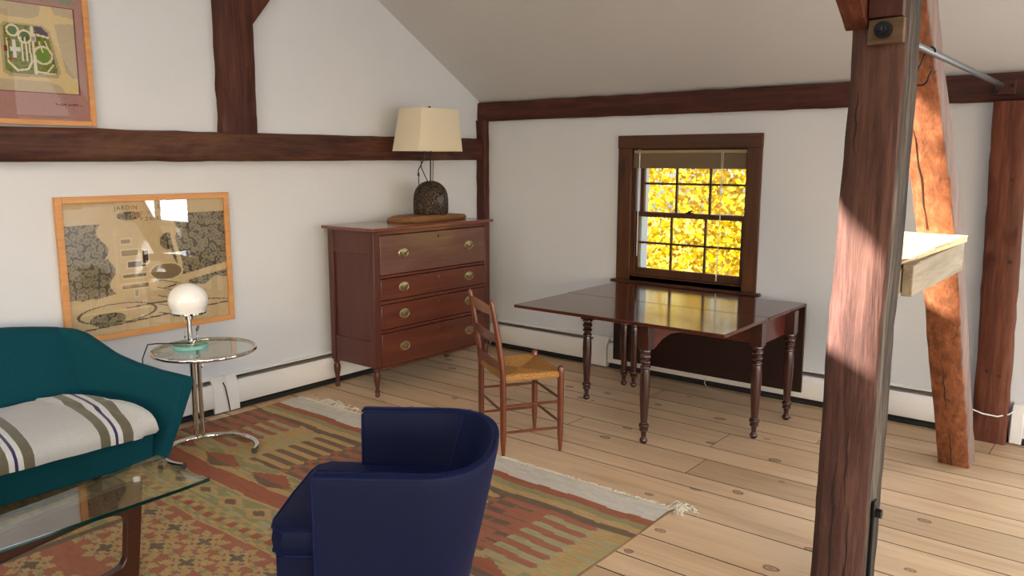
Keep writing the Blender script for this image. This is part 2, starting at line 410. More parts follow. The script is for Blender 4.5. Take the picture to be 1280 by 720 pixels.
m = MB(); m.box(-.2, RX+.2, RY-.2, .2, -.2, -.028); struct(m.build('subfloor', M['floor_gap']))

# ------------------------------------------------------------------ timbers
def timber(path, jit, seed, chamf=.012, n_side=3):
    """path: list of (center, half_a vector, half_b vector); a hewn, slightly uneven squared log"""
    r = random.Random(seed); rings = []
    for (c, A, B) in path:
        c, A, B = Vector(c), Vector(A), Vector(B); ring = []
        la, lb = A.length, B.length; ca, cb = chamf/la, chamf/lb
        for (sa, sb, ea, eb) in ((-1,-1, 1, 0), (1,-1, 0, 1), (1,1, -1, 0), (-1,1, 0, -1)):
            s0 = (sa + (ca if sa < 0 else -ca)*abs(ea), sb + (cb if sb < 0 else -cb)*abs(eb))
            for k in range(n_side+1):
                tt = k/n_side
                if ea: pa = -sa*-1; a_ = sa + ea*(ca + (2-2*ca)*tt); b_ = sb
                else: a_ = sa; b_ = sb + eb*(cb + (2-2*cb)*tt)
                ring.append(c + A*a_ + B*b_ + A.normalized()*r.gauss(0, jit) + B.normalized()*r.gauss(0, jit))
        rings.append(ring)
    return rings

def straight(p0, p1, A, B, segs, jit, seed, bow=(0,0,0), **k):
    p0, p1 = Vector(p0), Vector(p1)
    return timber([(p0.lerp(p1, i/segs) + Vector(bow)*math.sin(PI*i/segs), A, B) for i in range(segs+1)], jit, seed, **k)

def knot_hole(m, p, nrm, r=.011):
    nrm = Vector(nrm); u = nrm.orthogonal().normalized(); w = nrm.cross(u)
    m.loft([[Vector(p)+nrm*h+(u*math.cos(k*PI/4)+w*math.sin(k*PI/4))*q for k in range(8)] for q, h in ((r,-.004),(r,.003),(r*.6,.004))])

# girt along the left wall, bowed slightly downward
root = thing('wall_girt', 'long dark hewn horizontal beam across the left wall, frame standing on it', 'beam', (.03,-4,1.6))
mb = MB(); mb.loft(straight((.028,-8.3,1.688), (.028,-.03,1.695), (.045,0,0), (0,0,.0875), 60, .0022, 3, bow=(0,0,-.012), chamf=.014))
mb.move((-.03,4,-1.6)).build('timber', M['beam'], root, ang=50)
for y in (-2.36, -1.55, -1.75):
    mb = MB(); knot_hole(mb, (.071-.03, y+4, 1.73-1.6), (1,0,0), .012); mb.build('peg', M['beamz'], root)
# upright post above the girt
root = thing('wall_stud_post', 'short dark hewn upright post rising from the beam on the left wall', 'post', (.03,-2.36,1.77))
mb = MB(); mb.loft(straight((.028,-2.36,1.768), (.028,-2.352,3.155), (.045,0,0), (0,.12,0), 16, .0025, 5, chamf=.01))
mb.move((-.03,2.36,-1.77)).build('timber', M['beamz'], root, ang=50)
mb = MB(); knot_hole(mb, (.041, -.03, .27), (1,0,0), .013); mb.build('peg', M['beam'], root)
mb = MB(); knot_hole(mb, (.041, .06, .42), (1,0,0), .008); mb.build('peg', M['beam'], root)
root = thing('knee_brace', 'small reddish diagonal brace at the top of the post on the left wall', 'brace', (.03,-2.26,2.46))
mb = MB(); mb.loft(straight((.03,-2.285,2.475), (.03,-1.93,2.905), (.04,0,0), (0,.045,-.037), 8, .0015, 9, chamf=.006))
mb.move((-.03,2.26,-2.46)).build('timber', M['wpost'], root)
# corner post
root = thing('corner_post', 'thin dark upright post in the room corner behind the chest', 'post', (.07,-.07,0))
mb = MB(); mb.loft(straight((.051,-.031,0), (.051,-.031,1.935), (.050,0,0), (0,.030,0), 20, .002, 11, chamf=.008))
mb.move((-.07,.07,0)).build('timber', M['beamz'], root, ang=50)
# wall plate under the rafters
root = thing('wall_plate', 'long dark beam running above the window where wall meets sloping ceiling', 'beam', (4,-.02,1.93))
mb = MB(); mb.loft(straight((.002,-.02,2.008), (RX-.01,-.02,2.002), (0,.022,0), (0,0,.076), 70, .002, 13, chamf=.006))
mb.move((-4,.02,-1.93)).build('timber', M['beamx'], root, ang=50)
# post against the back wall
root = thing('wall_post', 'red-brown pegged post standing against the back wall at right', 'post', (3.95,-.06,0))
mb = MB(); mb.loft(straight((3.963,-.056,0), (3.915,-.056,1.925), (.085,0,0), (0,.055,0), 24, .002, 17, chamf=.012))
mb.move((-3.95,.06,0)).build('timber', M['wpost'], root, ang=50)
for (x, z) in ((3.905,1.06),(3.985,1.05),(3.925,.42),(3.99,.40),(3.955,1.5)):
    mb = MB(); knot_hole(mb, (x-3.95, -.112+.06, z), (0,-1,0), .012); mb.build('peg', M['beamz'], root)
# big foreground post
root = thing('hewn_post', 'massive purple-brown hewn post in the right foreground, sunlit halfway up', 'post', (3.84,-2.35,0))
def big_post():
    r = random.Random(23); rings = []
    N = 46
    for i in range(N+1):
        z = 2.95*i/N
        xl = 3.722 + .030*min(1, z/1.9); xr = 3.908 + .016*min(1, z/1.9)
        yf, yb = -2.455, -2.27
        w = .004*math.sin(z*5.1) + .003*math.sin(z*11)
        ch = .03 + .008*math.sin(z*3.1+1)
        pts = [(xl, yb), (xl, (yf+yb)/2), (xl, yf+ch), (xl+ch*.5, yf+ch*.42), (xl+ch, yf), ((xl+xr)/2-.03, yf), ((xl+xr)/2+.03, yf), (xr-.008, yf), (xr, yf+.01), (xr+.003, (yf+yb)/2-.03), (xr-.002, (yf+yb)/2+.04), (xr, yb), ((xl+xr)/2, yb)]
        rings.append([(x+w*.5+r.gauss(0,.0008), y+r.gauss(0,.0012), z) for x, y in pts])
    return rings
mb = MB(); mb.loft(big_post())
for f in mb.b.faces:
    c = f.calc_center_median(); f.normal_update()
    if c.x > 3.9 and c.y > -2.445: f.material_index = 1
mb.move((-3.84,2.35,0)).build('timber', [M['post'], M['postside']], root, ang=60)
def crack(pts, w, root, off=.003):
    m = MB(); n = len(pts)-1
    m.loft([[(x-q,y-off,z),(x+q,y-off,z),(x+q,y+.004,z),(x-q,y+.004,z)] for (x,y,z), q in ((p, w*math.sin(PI*(k+.35)/(n+.7))) for k, p in enumerate(pts))])
    m.build('crack', M['dark'], root)
for (x, z, l, w) in ((3.79,1.72,.20,.0022),(3.80,.33,.45,.0018),(3.855,.20,.35,.0016),(3.835,.55,.25,.0012)):
    crack([(x-3.84+.003*math.sin(k*1.7+z), -.1055, z-l/2+l*k/8) for k in range(9)], w, root)
mb = MB(); mb.loft([[(.078,-.06,z), (.088,-.06,z), (.088,-.022,z), (.078,-.022,z)] for z in (0,.42)]); mb.build('iron_strap', M['iron'], root, bev=.002)
mb = MB(); mb.tube([(.08,-.041,.375), (.108,-.041,.375)], .018, 6); mb.build('strap_bolt', M['iron'], root, bev=.002)
# knee brace leaving that post's head, and a dark block for its shaded recess
root = thing('post_brace', 'reddish brace rising toward the viewer from the top of the foreground post', 'brace', (3.775,-2.5,2.02))
mb = MB(); mb.loft([[(x, y, z) for x, y, z in ((-.037, .0, .0), (.037, .0, -.0), (.037, -.065, .03), (-.03, -.065, .03))],
                    [(x, y, z) for x, y, z in ((-.067, -.04, .16), (.037, -.04, .16), (.037, -.17, .17), (-.06, -.17, .17))],
                    [(x, y, z) for x, y, z in ((-.20, -.30, .85), (.0, -.30, .85), (.0, -.45, .85), (-.19, -.45, .85))]])
mb.move((0,.045,.0)).build('timber', M['wpost'], root, bev=.004)
root = thing('recess_shade_block', 'dark block added for the shaded recess above the bolted wooden block on the foreground post', 'brace', (3.868,-2.48,2.05))
mb = MB(); mb.loft([[(-.052,.023,0), (.05,.023,0), (.05,-.012,.0), (-.052,-.012,.0)], [(-.052,.023,.5), (.05,.023,.5), (.05,-.05,.5), (-.052,-.05,.5)]])
mb.build('timber', M['beamz'], root, bev=.003)

# leaning strut behind it
root = thing('leaning_strut', 'orange-brown leaning strut with foot on the floor behind the foreground post', 'post', (3.88,-.56,0))
xs_ = [(0,3.806,3.957),(.3,3.80,3.95),(.6,3.788,3.938),(.9,3.783,3.930),(1.2,3.768,3.922),(1.5,3.752,3.905),(1.8,3.722,3.880),(2.05,3.69,3.858),(2.4,3.66,3.835),(2.72,3.64,3.82)]
def interp(z):
    for a, b in zip(xs_, xs_[1:]):
        if a[0] <= z <= b[0]:
            k = (z-a[0])/(b[0]-a[0]); return a[1]+(b[1]-a[1])*k, a[2]+(b[2]-a[2])*k
r = random.Random(31); rings = []
for i in range(40):
    z = 2.72*i/39; xl, xr = interp(z); yf = -.637-.555*z; yb = yf+.16+.02*z/2
    w = .004*math.sin(z*6); e = .006
    pts = [(xl+e,yf),( (xl+xr)/2,yf-.002),(xr-e,yf),(xr,yf+e),(xr+.002*math.sin(z*9),(yf+yb)/2),(xr,yb-e),(xr-e,yb),(xl+e,yb),(xl,yb-e),(xl,yf+e)]
    rings.append([(x+r.gauss(0,.0012)-3.88, y+w*.3+r.gauss(0,.0015)+.56, z) for x, y in pts])
mb = MB(); mb.loft(rings)
for f in mb.b.faces:
    c = f.calc_center_median(); xl, xr = interp(min(c.z,2.72))
    if c.x+3.88 > xr-.003 and 0 < c.z < 2.72: f.material_index = 1
mb.build('timber', [M['strut'], M['strutside']], root, ang=50)
for z0_, z1_, fx in ((1.3,1.75,.28),(.35,.62,.4),(0,.2,.45)):
    pts = []
    for k in range(9):
        z = z0_+(z1_-z0_)*k/8; xl, xr = interp(z); pts.append((xl+(xr-xl)*fx+.003*math.sin(k*2.1)-3.88, -.637-.555*z+.56, z))
    crack(pts, .0018, root, .0045)

# shelf on blocks between the post and the strut
root = thing('timber_shelf', 'pale rough board shelf on grey blocks between post and leaning strut', 'shelf', (3.85,-1.78,1.13))
mb = MB(); mb.loft([[(-.15,-.455,.10), (.045,-.46,.098), (.06,-.452,.115), (-.15,-.45,.118)], [(-.15,-.1,.12), (.09,-.1,.118), (.09,-.1,.136), (-.15,-.1,.138)], [(-.15,.44,.125), (.115,.44,.125), (.115,.44,.143), (-.15,.44,.143)]])
mb.build('top_board', M['boardtop'], root, bev=.003)
mb = MB(); mb.loft([[(-.15,-.05,.137), (.085,-.05,.135), (.085,-.05,.14), (-.15,-.05,.142)], [(-.15,.44,.142), (.115,.44,.142), (.118,.44,.153), (-.15,.44,.156)]])
mb.build('upper_board', M['boardtop'], root, bev=.002)
mb = MB(); mb.loft([[(.062,-.43,-.005), (.098,-.43,-.005), (.098,-.43,.108), (.062,-.43,.11)], [(.064,.43,-.0), (.108,.43,-.0), (.108,.43,.125), (.064,.43,.125)]])
mb.build('side_board', M['board'], root, bev=.004)
mb = MB(); mb.loft([[(-.02,-.44,-.01), (.058,-.44,.005), (.058,-.44,.088), (-.015,-.44,.085)], [(-.02,-.02,0), (.058,-.02,0), (.058,-.02,.115), (-.02,-.02,.115)]])
mb.build('block', M['endgrain'], root, bev=.004)
mb = MB(); mb.box(-.13,-.03,-.43,.0,-.01,.1); mb.build('inner_block', M['wpost'], root, bev=.004)

# steel tie rod
root = thing('tie_rod', 'grey steel tie rod running through the timbers to the beam', 'rod', (3.865,-1.2,2.01))
mb = MB(); mb.tube([(0,1.12,.0), (0,.3,0), (0,-.6,0), (0,-1.27,0)], .013, 12); mb.build('rod', M['steel'], root)
mb = MB(); mb.loft([[(-.052,-1.282,-.043), (.056,-1.282,-.04), (.056,-1.282,.038), (-.048,-1.282,.035)], [(-.052,-1.252,-.04), (.056,-1.252,-.04), (.056,-1.252,.038), (-.048,-1.252,.035)]])
mb.build('washer_block', M['block'], root, bev=.003)
mb = MB(); mb.tube([(0,-1.305,0), (0,-1.283,0)], .026, 16); mb.tube([(0,-1.33,0), (0,-1.30,0)], .018, 6); mb.tube([(0,-1.352,0), (0,-1.32,0)], .010, 10); mb.build('nut', M['iron'], root, bev=.0015)
mb = MB(); mb.box(-.045,.06,1.138,1.158,-.05,.035); mb.build('end_plate', M['beamx'], root, bev=.006)
for bx, bz in ((-.03,-.03),(.045,.0)):
    mb = MB(); mb.tube([(bx,1.12,bz), (bx,1.15,bz)], .011, 6); mb.build('bolt', M['iron'], root, bev=.001)
# S hook
root = thing('hook', 'black wire S-hook hanging on the steel rod beside the strut', 'hook', (3.865,-1.84,2.0))
pts = []
for k in range(10): a = PI*1.15*k/9 - .25; pts.append((.0+.017*math.cos(a), .004, .010+.017*math.sin(a)))
pts += [(-.03,-.0,-.035), (-.045,-.0,-.07)]
for k in range(9): a = PI + PI*1.05*k/8; pts.append((-.025+.026*math.cos(a), -.0, -.088+.026*math.sin(a)))
pts.append((.012,0,-.06))
mb = MB(); mb.tube(pts, .0032, 6); mb.build('wire', M['iron'], root)

# ------------------------------------------------------------------ window
def rect_frame(m, x0, x1, z0, z1, w, y0, y1):
    wl, wr, wb, wt = w
    m.box(x0, x0+wl, y0, y1, z0, z1); m.box(x1-wr, x1, y0, y1, z0, z1)
    m.box(x0+wl, x1-wr, y0, y1, z0, z0+wb); m.box(x0+wl, x1-wr, y0, y1, z1-wt, z1)
win = bpy.data.objects.new('window_1', None); COL.objects.link(win); win.location = (1.95, 0, .7)
tag(win, 'dark wood double-hung window with yellow trees outside, above the drop-leaf table', 'window'); struct(win)
def wb(m, name, mat, **k):
    m.move((-1.95, 0, -.7)); return m.build(name, mat, win, **k)
m = MB(); m.box(1.390,2.505,-.026,.0,1.692,1.785); wb(m, 'head_casing', M['winx'], bev=.003)
m = MB(); m.box(1.393,1.505,-.022,.0,.706,1.692); wb(m, 'side_casing', M['win'], bev=.003)
m = MB(); m.box(2.40,2.503,-.022,.0,.706,1.692); wb(m, 'side_casing', M['win'], bev=.003)
m = MB(); m.box(1.36,2.535,-.05,.02,.683,.706); m.box(1.40,2.50,-.02,0,.62,.683); wb(m, 'stool', M['winx'], bev=.004)
m = MB(); m.box(1.50,1.515,0,.06,.735,1.70); m.box(2.39,2.405,0,.2,.735,1.70); m.box(1.50,2.405,0,.2,1.685,1.70); m.box(1.5,2.405,0,.2,.706,.745); wb(m, 'jamb', M['win'])
m = MB(); m.box(1.515,1.535,.045,.075,.745,1.685); m.box(1.50,1.535,.105,.2,.745,1.685); wb(m, 'jamb_liner', M['ext'])
m = MB(); m.box(1.515,1.53,.012,.03,.745,1.69); wb(m, 'stop_bead', M['win'], bev=.003)
# sashes
ZM = 1.205
m = MB(); rect_frame(m, 1.517, 2.39, .745, ZM+.018, (.032,.032,.055,.036), .034, .066)
for k in (1,2): x = 1.549+k*(2.358-1.549)/3; m.box(x-.008, x+.008, .04, .06, .80, ZM-.018)
m.box(1.549,2.358,.04,.06,.984,1.0)
lower = wb(m, 'lower_sash', M['win'], bev=.0025)
m = MB(); rect_frame(m, 1.535, 2.39, ZM-.018, 1.685, (.032,.03,.036,.045), .072, .102)
for k in (1,2): x = 1.567+k*(2.36-1.567)/3; m.box(x-.008, x+.008, .078, .096, ZM+.018, 1.64)
m.box(1.567,2.36,.078,.096,1.425,1.441)
upper = wb(m, 'upper_sash', M['win'], bev=.0025)
m = MB(); m.box(1.549,2.358,.049,.051,.80,ZM-.018); wb(m, 'glass_pane', M['pane'])
m = MB(); m.box(1.567,2.36,.086,.088,ZM+.018,1.64); wb(m, 'glass_pane', M['pane'])
m = MB(); m.box(1.935,1.985,.03,.06,ZM+.018,ZM+.026); m.tube([(1.95,.045,ZM+.026),(1.985,.03,ZM+.04)],.006,8); m.tube([(1.96,.045,ZM+.02),(1.96,.045,ZM+.036)],.012,10); wb(m, 'sash_lock', M['iron'])
# raised slatted blind inside the reveal
root = thing('window_blind', 'raised brown slatted blind bunched at the top of the window', 'blind', (1.95,.015,1.55))
m = MB(); m.box(-.44,.44,-.012,.018,.105,.128); m.build('headrail', M['ext'] if False else plain('bronze_headrail', '#a38c66', .4, .3), root, bev=.002)
m = MB()
for k in range(13): z = .010+k*.0072; m.box(-.437,.437,-.012-.0015*(k%2),.016,z,z+.0066)
m.box(-.437,.437,-.012,.016,-.004,.008); m.box(-.435,.435,.0,.012,.0,.105)  # bottom rail, then an added hidden core blocking light between the slats
m.build('slat', plain('tan_slat', '#6e5c42', .55), root)
m = MB(); m.tube([(-.385,-.016,.11), (-.39,-.014,-.35), (-.392,-.013,-.66)], .004, 6); m.build('wand', M['ext'], root)
m = MB(); m.tube([(.26,-.016,.11), (.262,-.014,-.3), (.25,-.013,-.79)], .0018, 5); m.tube([(.272,-.016,.11), (.268,-.014,-.3), (.255,-.013,-.79)], .0018, 5); m.build('pull_cord', M['fringe'], root)

# unseen windows: the side one inferred from its light, the front ones added
for i, (a, b, c, d) in enumerate([SIDE_WIN] ):
    m = MB(); rect_frame(m, a-.0, b+.0, c, d, (.07,.07,.07,.07), .02, .1); m.box((a+b)/2-.02,(a+b)/2+.02,.03,.09,c,d)
    struct(m.build('window_2', M['win']))
for i, (a, b, c, d) in enumerate(FW):
    m = MB(); rect_frame(m, a, b, c, d, (.07,.07,.07,.07), RY-.1, RY-.02); m.box((a+b)/2-.02,(a+b)/2+.02,RY-.09,RY-.03,c,d); m.box(a,b,RY-.09,RY-.03,(c+d)/2-.02,(c+d)/2+.02)
    struct(m.build('window_%d' % (i+3), M['win']))

# ------------------------------------------------------------------ baseboard heaters
def heater(label, length, loc, rz, slot, caps=(), group=None, plain_left=0.0):
    """local x runs along the wall, local -y points into the room"""
    t = thing('baseboard_heater', label, 'heater', loc, rz, group)
    m = MB(); m.prism([(0,.02),(0,.232),(-.03,.226),(-.034,.221),(-.006,.222),(-.004,.02)], lambda y,z: (0,y,z), lambda y,z: (length,y,z)); m.build('back_plate', M['white'], t)
    m = MB(); m.prism([(-.062,.045),(-.066,.05),(-.066,.165),(-.052,.192),(-.044,.196),(-.043,.190),(-.060,.163),(-.060,.05)], lambda y,z: (0,y,z), lambda y,z: (length,y,z)); m.build('front_cover', M['white'], t, ang=60)
    m = MB(); m.box(.01,length-.01,-.045,-.005,.02,.18); m.box(.01,length-.01,-.058,-.005,.004,.03); m.build('fin_tube_and_gap_shade', M['dark'], t)  # second box is a near-black bar painting the shade under the cover
    m = MB(); m.prism([(-.008,.212),(-.044,.203),(-.044,.2065),(-.008,.2155)], lambda y,z: (.02,y,z), lambda y,z: (length-.02,y,z)); m.build('damper', M['fin'], t)
    for (a, b) in caps:
        m = MB(); m.prism([(0,.008),(0,.236),(-.034,.230),(-.070,.168),(-.070,.008)], lambda y,z: (a,y,z), lambda y,z: (b,y,z)); m.build('joint_cover', M['white'], t, bev=.003)
    return t
heater('white baseboard heater under the large framed print, ending beside the side table', 2.6, (0,-5.15,0), PI/2, 1, caps=[(2.5,2.6)])
t = heater('white baseboard heater along the left wall passing behind the chest', 2.28, (0,-2.50,0), PI/2, 1, caps=[(-.06,.03),(2.26,2.3)])
heater('white baseboard heater on the back wall between corner post and table leaf', 1.13, (.15,0,0), 0, 1, caps=[(1.06,1.2)])
heater('long white baseboard heater under the window, passing behind the table leaf', 2.44, (1.36,0,0), 0, 1)
heater('white baseboard heater right of the red-brown wall post', 1.6, (4.07,0,0), 0, 1, caps=[(-.01,.05)])
mb = MB(); mb.tube([(3.86,-.135,.19), (3.93,-.14,.172), (4.0,-.12,.165), (4.05,-.09,.18), (4.075,-.05,.2)], .004, 6)
tag(mb.build('cable', M['white']), 'thin white cable crossing the foot of the red-brown wall post', 'cable')
mb = MB(); mb.tube([(2.21,-.075,.17), (2.215,-.09,.1), (2.2,-.11,.04), (2.23,-.12,.006), (2.3,-.14,.006)], .003, 5)
tag(mb.build('cable', M['fringe']), 'thin loose cable hanging from the heater under the table', 'cable')
mb = MB(); mb.tube([(.072,-2.585,.205), (.082,-2.575,.17), (.083,-2.56,.08), (.08,-2.55,.012)], .004, 6)
mb.tube([(.085,-3.28,.004), (.082,-3.0,.10), (.08,-2.8,.06), (.078,-2.56,.02)], .0015, 5) if False else None
tag(mb.build('cable', M['blackpl']), 'black lamp cord running down the heater joint behind the side table', 'cable')

# ------------------------------------------------------------------ pictures
def hashn(a, b, s=0): 
    v = np.sin(a*127.1 + b*311.7 + s*74.7)*43758.5453
    return v - np.floor(v)
def blobs(U, V, size, seed):
    """distance to the nearest jittered dot, and that dot's random value"""
    gu, gv = np.floor(U/size), np.floor(V/size); best = np.full(U.shape, 9.0); val = np.zeros(U.shape)
    for du in (-1,0,1):
        for dv in (-1,0,1):
            cu, cv = gu+du, gv+dv
            px = (cu+.5+.7*(hashn(cu,cv,seed)-.5))*size; py = (cv+.5+.7*(hashn(cu,cv,seed+3)-.5))*size
            d = np.hypot(U-px, V-py)/size; k = d < best
            best = np.where(k, d, best); val = np.where(k, hashn(cu,cv,seed+9), val)
    return best, val
def setc(C, mask, h): C[mask] = lin(h)
def seg_d(U, V, a, b):
    ax, ay = a; bx, by = b; L2 = (bx-ax)**2+(by-ay)**2
    t_ = np.clip(((U-ax)*(bx-ax)+(V-ay)*(by-ay))/L2, 0, 1)
    return np.hypot(U-ax-t_*(bx-ax), V-ay-t_*(by-ay))
def inpoly(U, V, poly):
    r_ = np.zeros(U.shape, bool); n_ = len(poly)
    for i in range(n_):
        (x1,y1),(x2,y2) = poly[i], poly[(i+1) % n_]
        c_ = ((y1 > V) != (y2 > V)) & (U < (x2-x1)*(V-y1)/((y2-y1) or 1e-9)+x1); r_ ^= c_
    return r_
def rrect(U, V, x0, x1, y0, y1, r): 
    cx, cy = (x0+x1)/2, (y0+y1)/2
    qx, qy = np.abs(U-cx)-(x1-x0)/2+r, np.abs(V-cy)-(y1-y0)/2+r
    return np.hypot(np.maximum(qx,0), np.maximum(qy,0)) + np.minimum(np.maximum(qx,qy),0) - r

# lower print: u runs along +y of the wall from its left edge, v upward
PW, PH = .955, .745
def map_col(U, V):
    C = np.zeros(U.shape+(3,)); C[:] = lin('#bda883')
    wob = .012*np.sin(U*23)+.008*np.sin(U*51+1)
    d, val = blobs(U, V, .034, 4)
    def forest(mask, lo='#4a443a', mid='#6f6654', hi='#8f8468'):
        setc(C, mask, '#4d463a')
        inside = mask & (d < .5)
        setc(C, inside & (val < .4), mid); setc(C, inside & (val >= .4), '#7d735c'); setc(C, inside & (val > .8), '#5c5446')
        setc(C, inside & (d > .36), hi)
    forest((U < .245+.02*np.sin(V*40)) & (V > .20+wob) & (V < .44+wob), )
    forest((U < .20+.03*np.sin(V*30)) & (V >= .44+wob) & (V < .62))
    forest((U > .62+.02*np.sin(V*25)) & (V > .28+.15*(U-.6)+wob) & (V < .66))
    forest((U > .70) & (V > .2+.15*(U-.6)+wob) & (V < .40))
    forest((np.hypot((U-.36)/.07, (V-.66)/.025) < 1)); forest((np.hypot((U-.58)/.05, (V-.50)/.05) < 1)); forest((np.hypot((U-.55)/.08,(V-.25)/.03) < 1))
    forest((np.hypot((U-.2)/.10, (V-.08)/.04) < 1) & (V > .04))
    # pale roads and paths
    road = '#c3ad86'
    setc(C, (np.abs(V-(.165+.17*(U-.05))) < .022) & (U < 1), road)
    setc(C, (np.abs(V-(.03+.06*U)) < .004), '#5b5142'); setc(C, (np.abs(V-(.09+.05*np.sin(U*3))) < .003) & (U > .3), '#5b5142')
    setc(C, np.abs(U-(.63-.02*np.sin(V*14))) < .013*(V > .2), road)
    setc(C, (np.abs(U-.27) < .008) & (V > .22) & (V < .6), road)
    # house, court and beds
    for (a,b,c,d_,h) in ((.29,.45,.24,.27,'#7a6c54'),(.30,.44,.30,.33,'#75624c'),(.33,.44,.36,.40,'#5f4c3c'),(.42,.46,.38,.46,'#3d352d'),(.30,.40,.43,.47,'#8c7656'),(.30,.36,.50,.53,'#8f7a5b'),(.36,.385,.19,.235,'#9a9488')):
        setc(C, (U>a)&(U<b)&(V>c)&(V<d_), h)
        e = (np.abs(rrect(U,V,a,b,c,d_,.0)) < .004); setc(C, e, '#cbb891')
    el = np.hypot((U-.26)/.22, (V-.11)/.055)
    setc(C, (np.abs(el-1) < .04), '#5b5142'); setc(C, (el < .9) & (np.abs(V-.125) < .006), '#c9b48c')
    setc(C, (np.hypot((U-.56)/.10, (V-.32)/.05) < 1), '#7b6a50'); setc(C, np.abs(np.hypot((U-.56)/.10, (V-.32)/.05)-1) < .06, '#c8b58d')
    for k in range(5): setc(C, seg_d(U, V, (.50,.18-.05*k+.1), (.64,.14-.05*k+.1)) < .003, '#6d614f')
    # lettering across the top margin, drawn as small upright strokes of capitals
    C += (hashn(np.floor(U/.004), np.floor(V/.004), 2)[..., None]-.5)*.05*C
    return np.clip(C, 0, 1)
def framed(name, label, y0, y1, z0, z1, bar, depth, colfn, cell):
    t = thing(name, label, 'picture', (.012, (y0+y1)/2, z0))
    w, h = y1-y0, z1-z0
    m = MB()
    for a, b, c, d in ((-w/2,-w/2+bar,0,h),(w/2-bar,w/2,0,h),(-w/2+bar,w/2-bar,0,bar),(-w/2+bar,w/2-bar,h-bar,h)): m.box(-.008,depth,a,b,c,d)
    m.build('frame', M['oak'], t, bev=.002)
    W, H = w-2*bar, h-2*bar
    paint_grid('print', 0, W, 0, H, cell, colfn, M['print'], lambda U, V: (np.full(U.shape, depth*.45), U-W/2, V+bar), t)
    m = MB(); m.quad([(depth*.7,-W/2,bar),(depth*.7,W/2,bar),(depth*.7,W/2,h-bar),(depth*.7,-W/2,h-bar)]); m.build('glass', M['picglass'], t)
    m = MB(); m.box(-.009,.004,-W/2,W/2,bar,h-bar); m.build('backing', M['rugback'], t)
    return t
pic = framed('framed_map_print', 'large oak-framed sepia map print hung below the beam on the left wall', -3.475, -2.452, .592, 1.403, .034, .024, map_col, .0045)
def letters(txt, size, loc, mat, parent):
    cu = bpy.data.curves.new('lettering', 'FONT'); cu.body = txt; cu.size = size; cu.space_character = 1.25; cu.align_x = 'LEFT'
    o = bpy.data.objects.new('lettering', cu); dg = bpy.context.evaluated_depsgraph_get()
    COL.objects.link(o); dg.update(); me = bpy.data.meshes.new_from_object(o.evaluated_get(dg)); bpy.data.objects.remove(o)
    me.materials.append(mat); q = bpy.data.objects.new('lettering', me); COL.objects.link(q)
    q.rotation_euler = (PI/2, 0, PI/2); q.location = loc; q.parent = parent; return q
INK = plain('print_ink', '#4c4033', .8)
for word, size, y, z in (('JARDIN',.034,-.20,.730),('FLEUVE',.034,.01,.730),('AVEC',.020,-.09,.702),('SON',.020,-.01,.702),('P.ZAREN',.030,-.055,.662),('C',.030,.15,.662)):
    letters(word, size, (.0122, y, z), INK, pic)

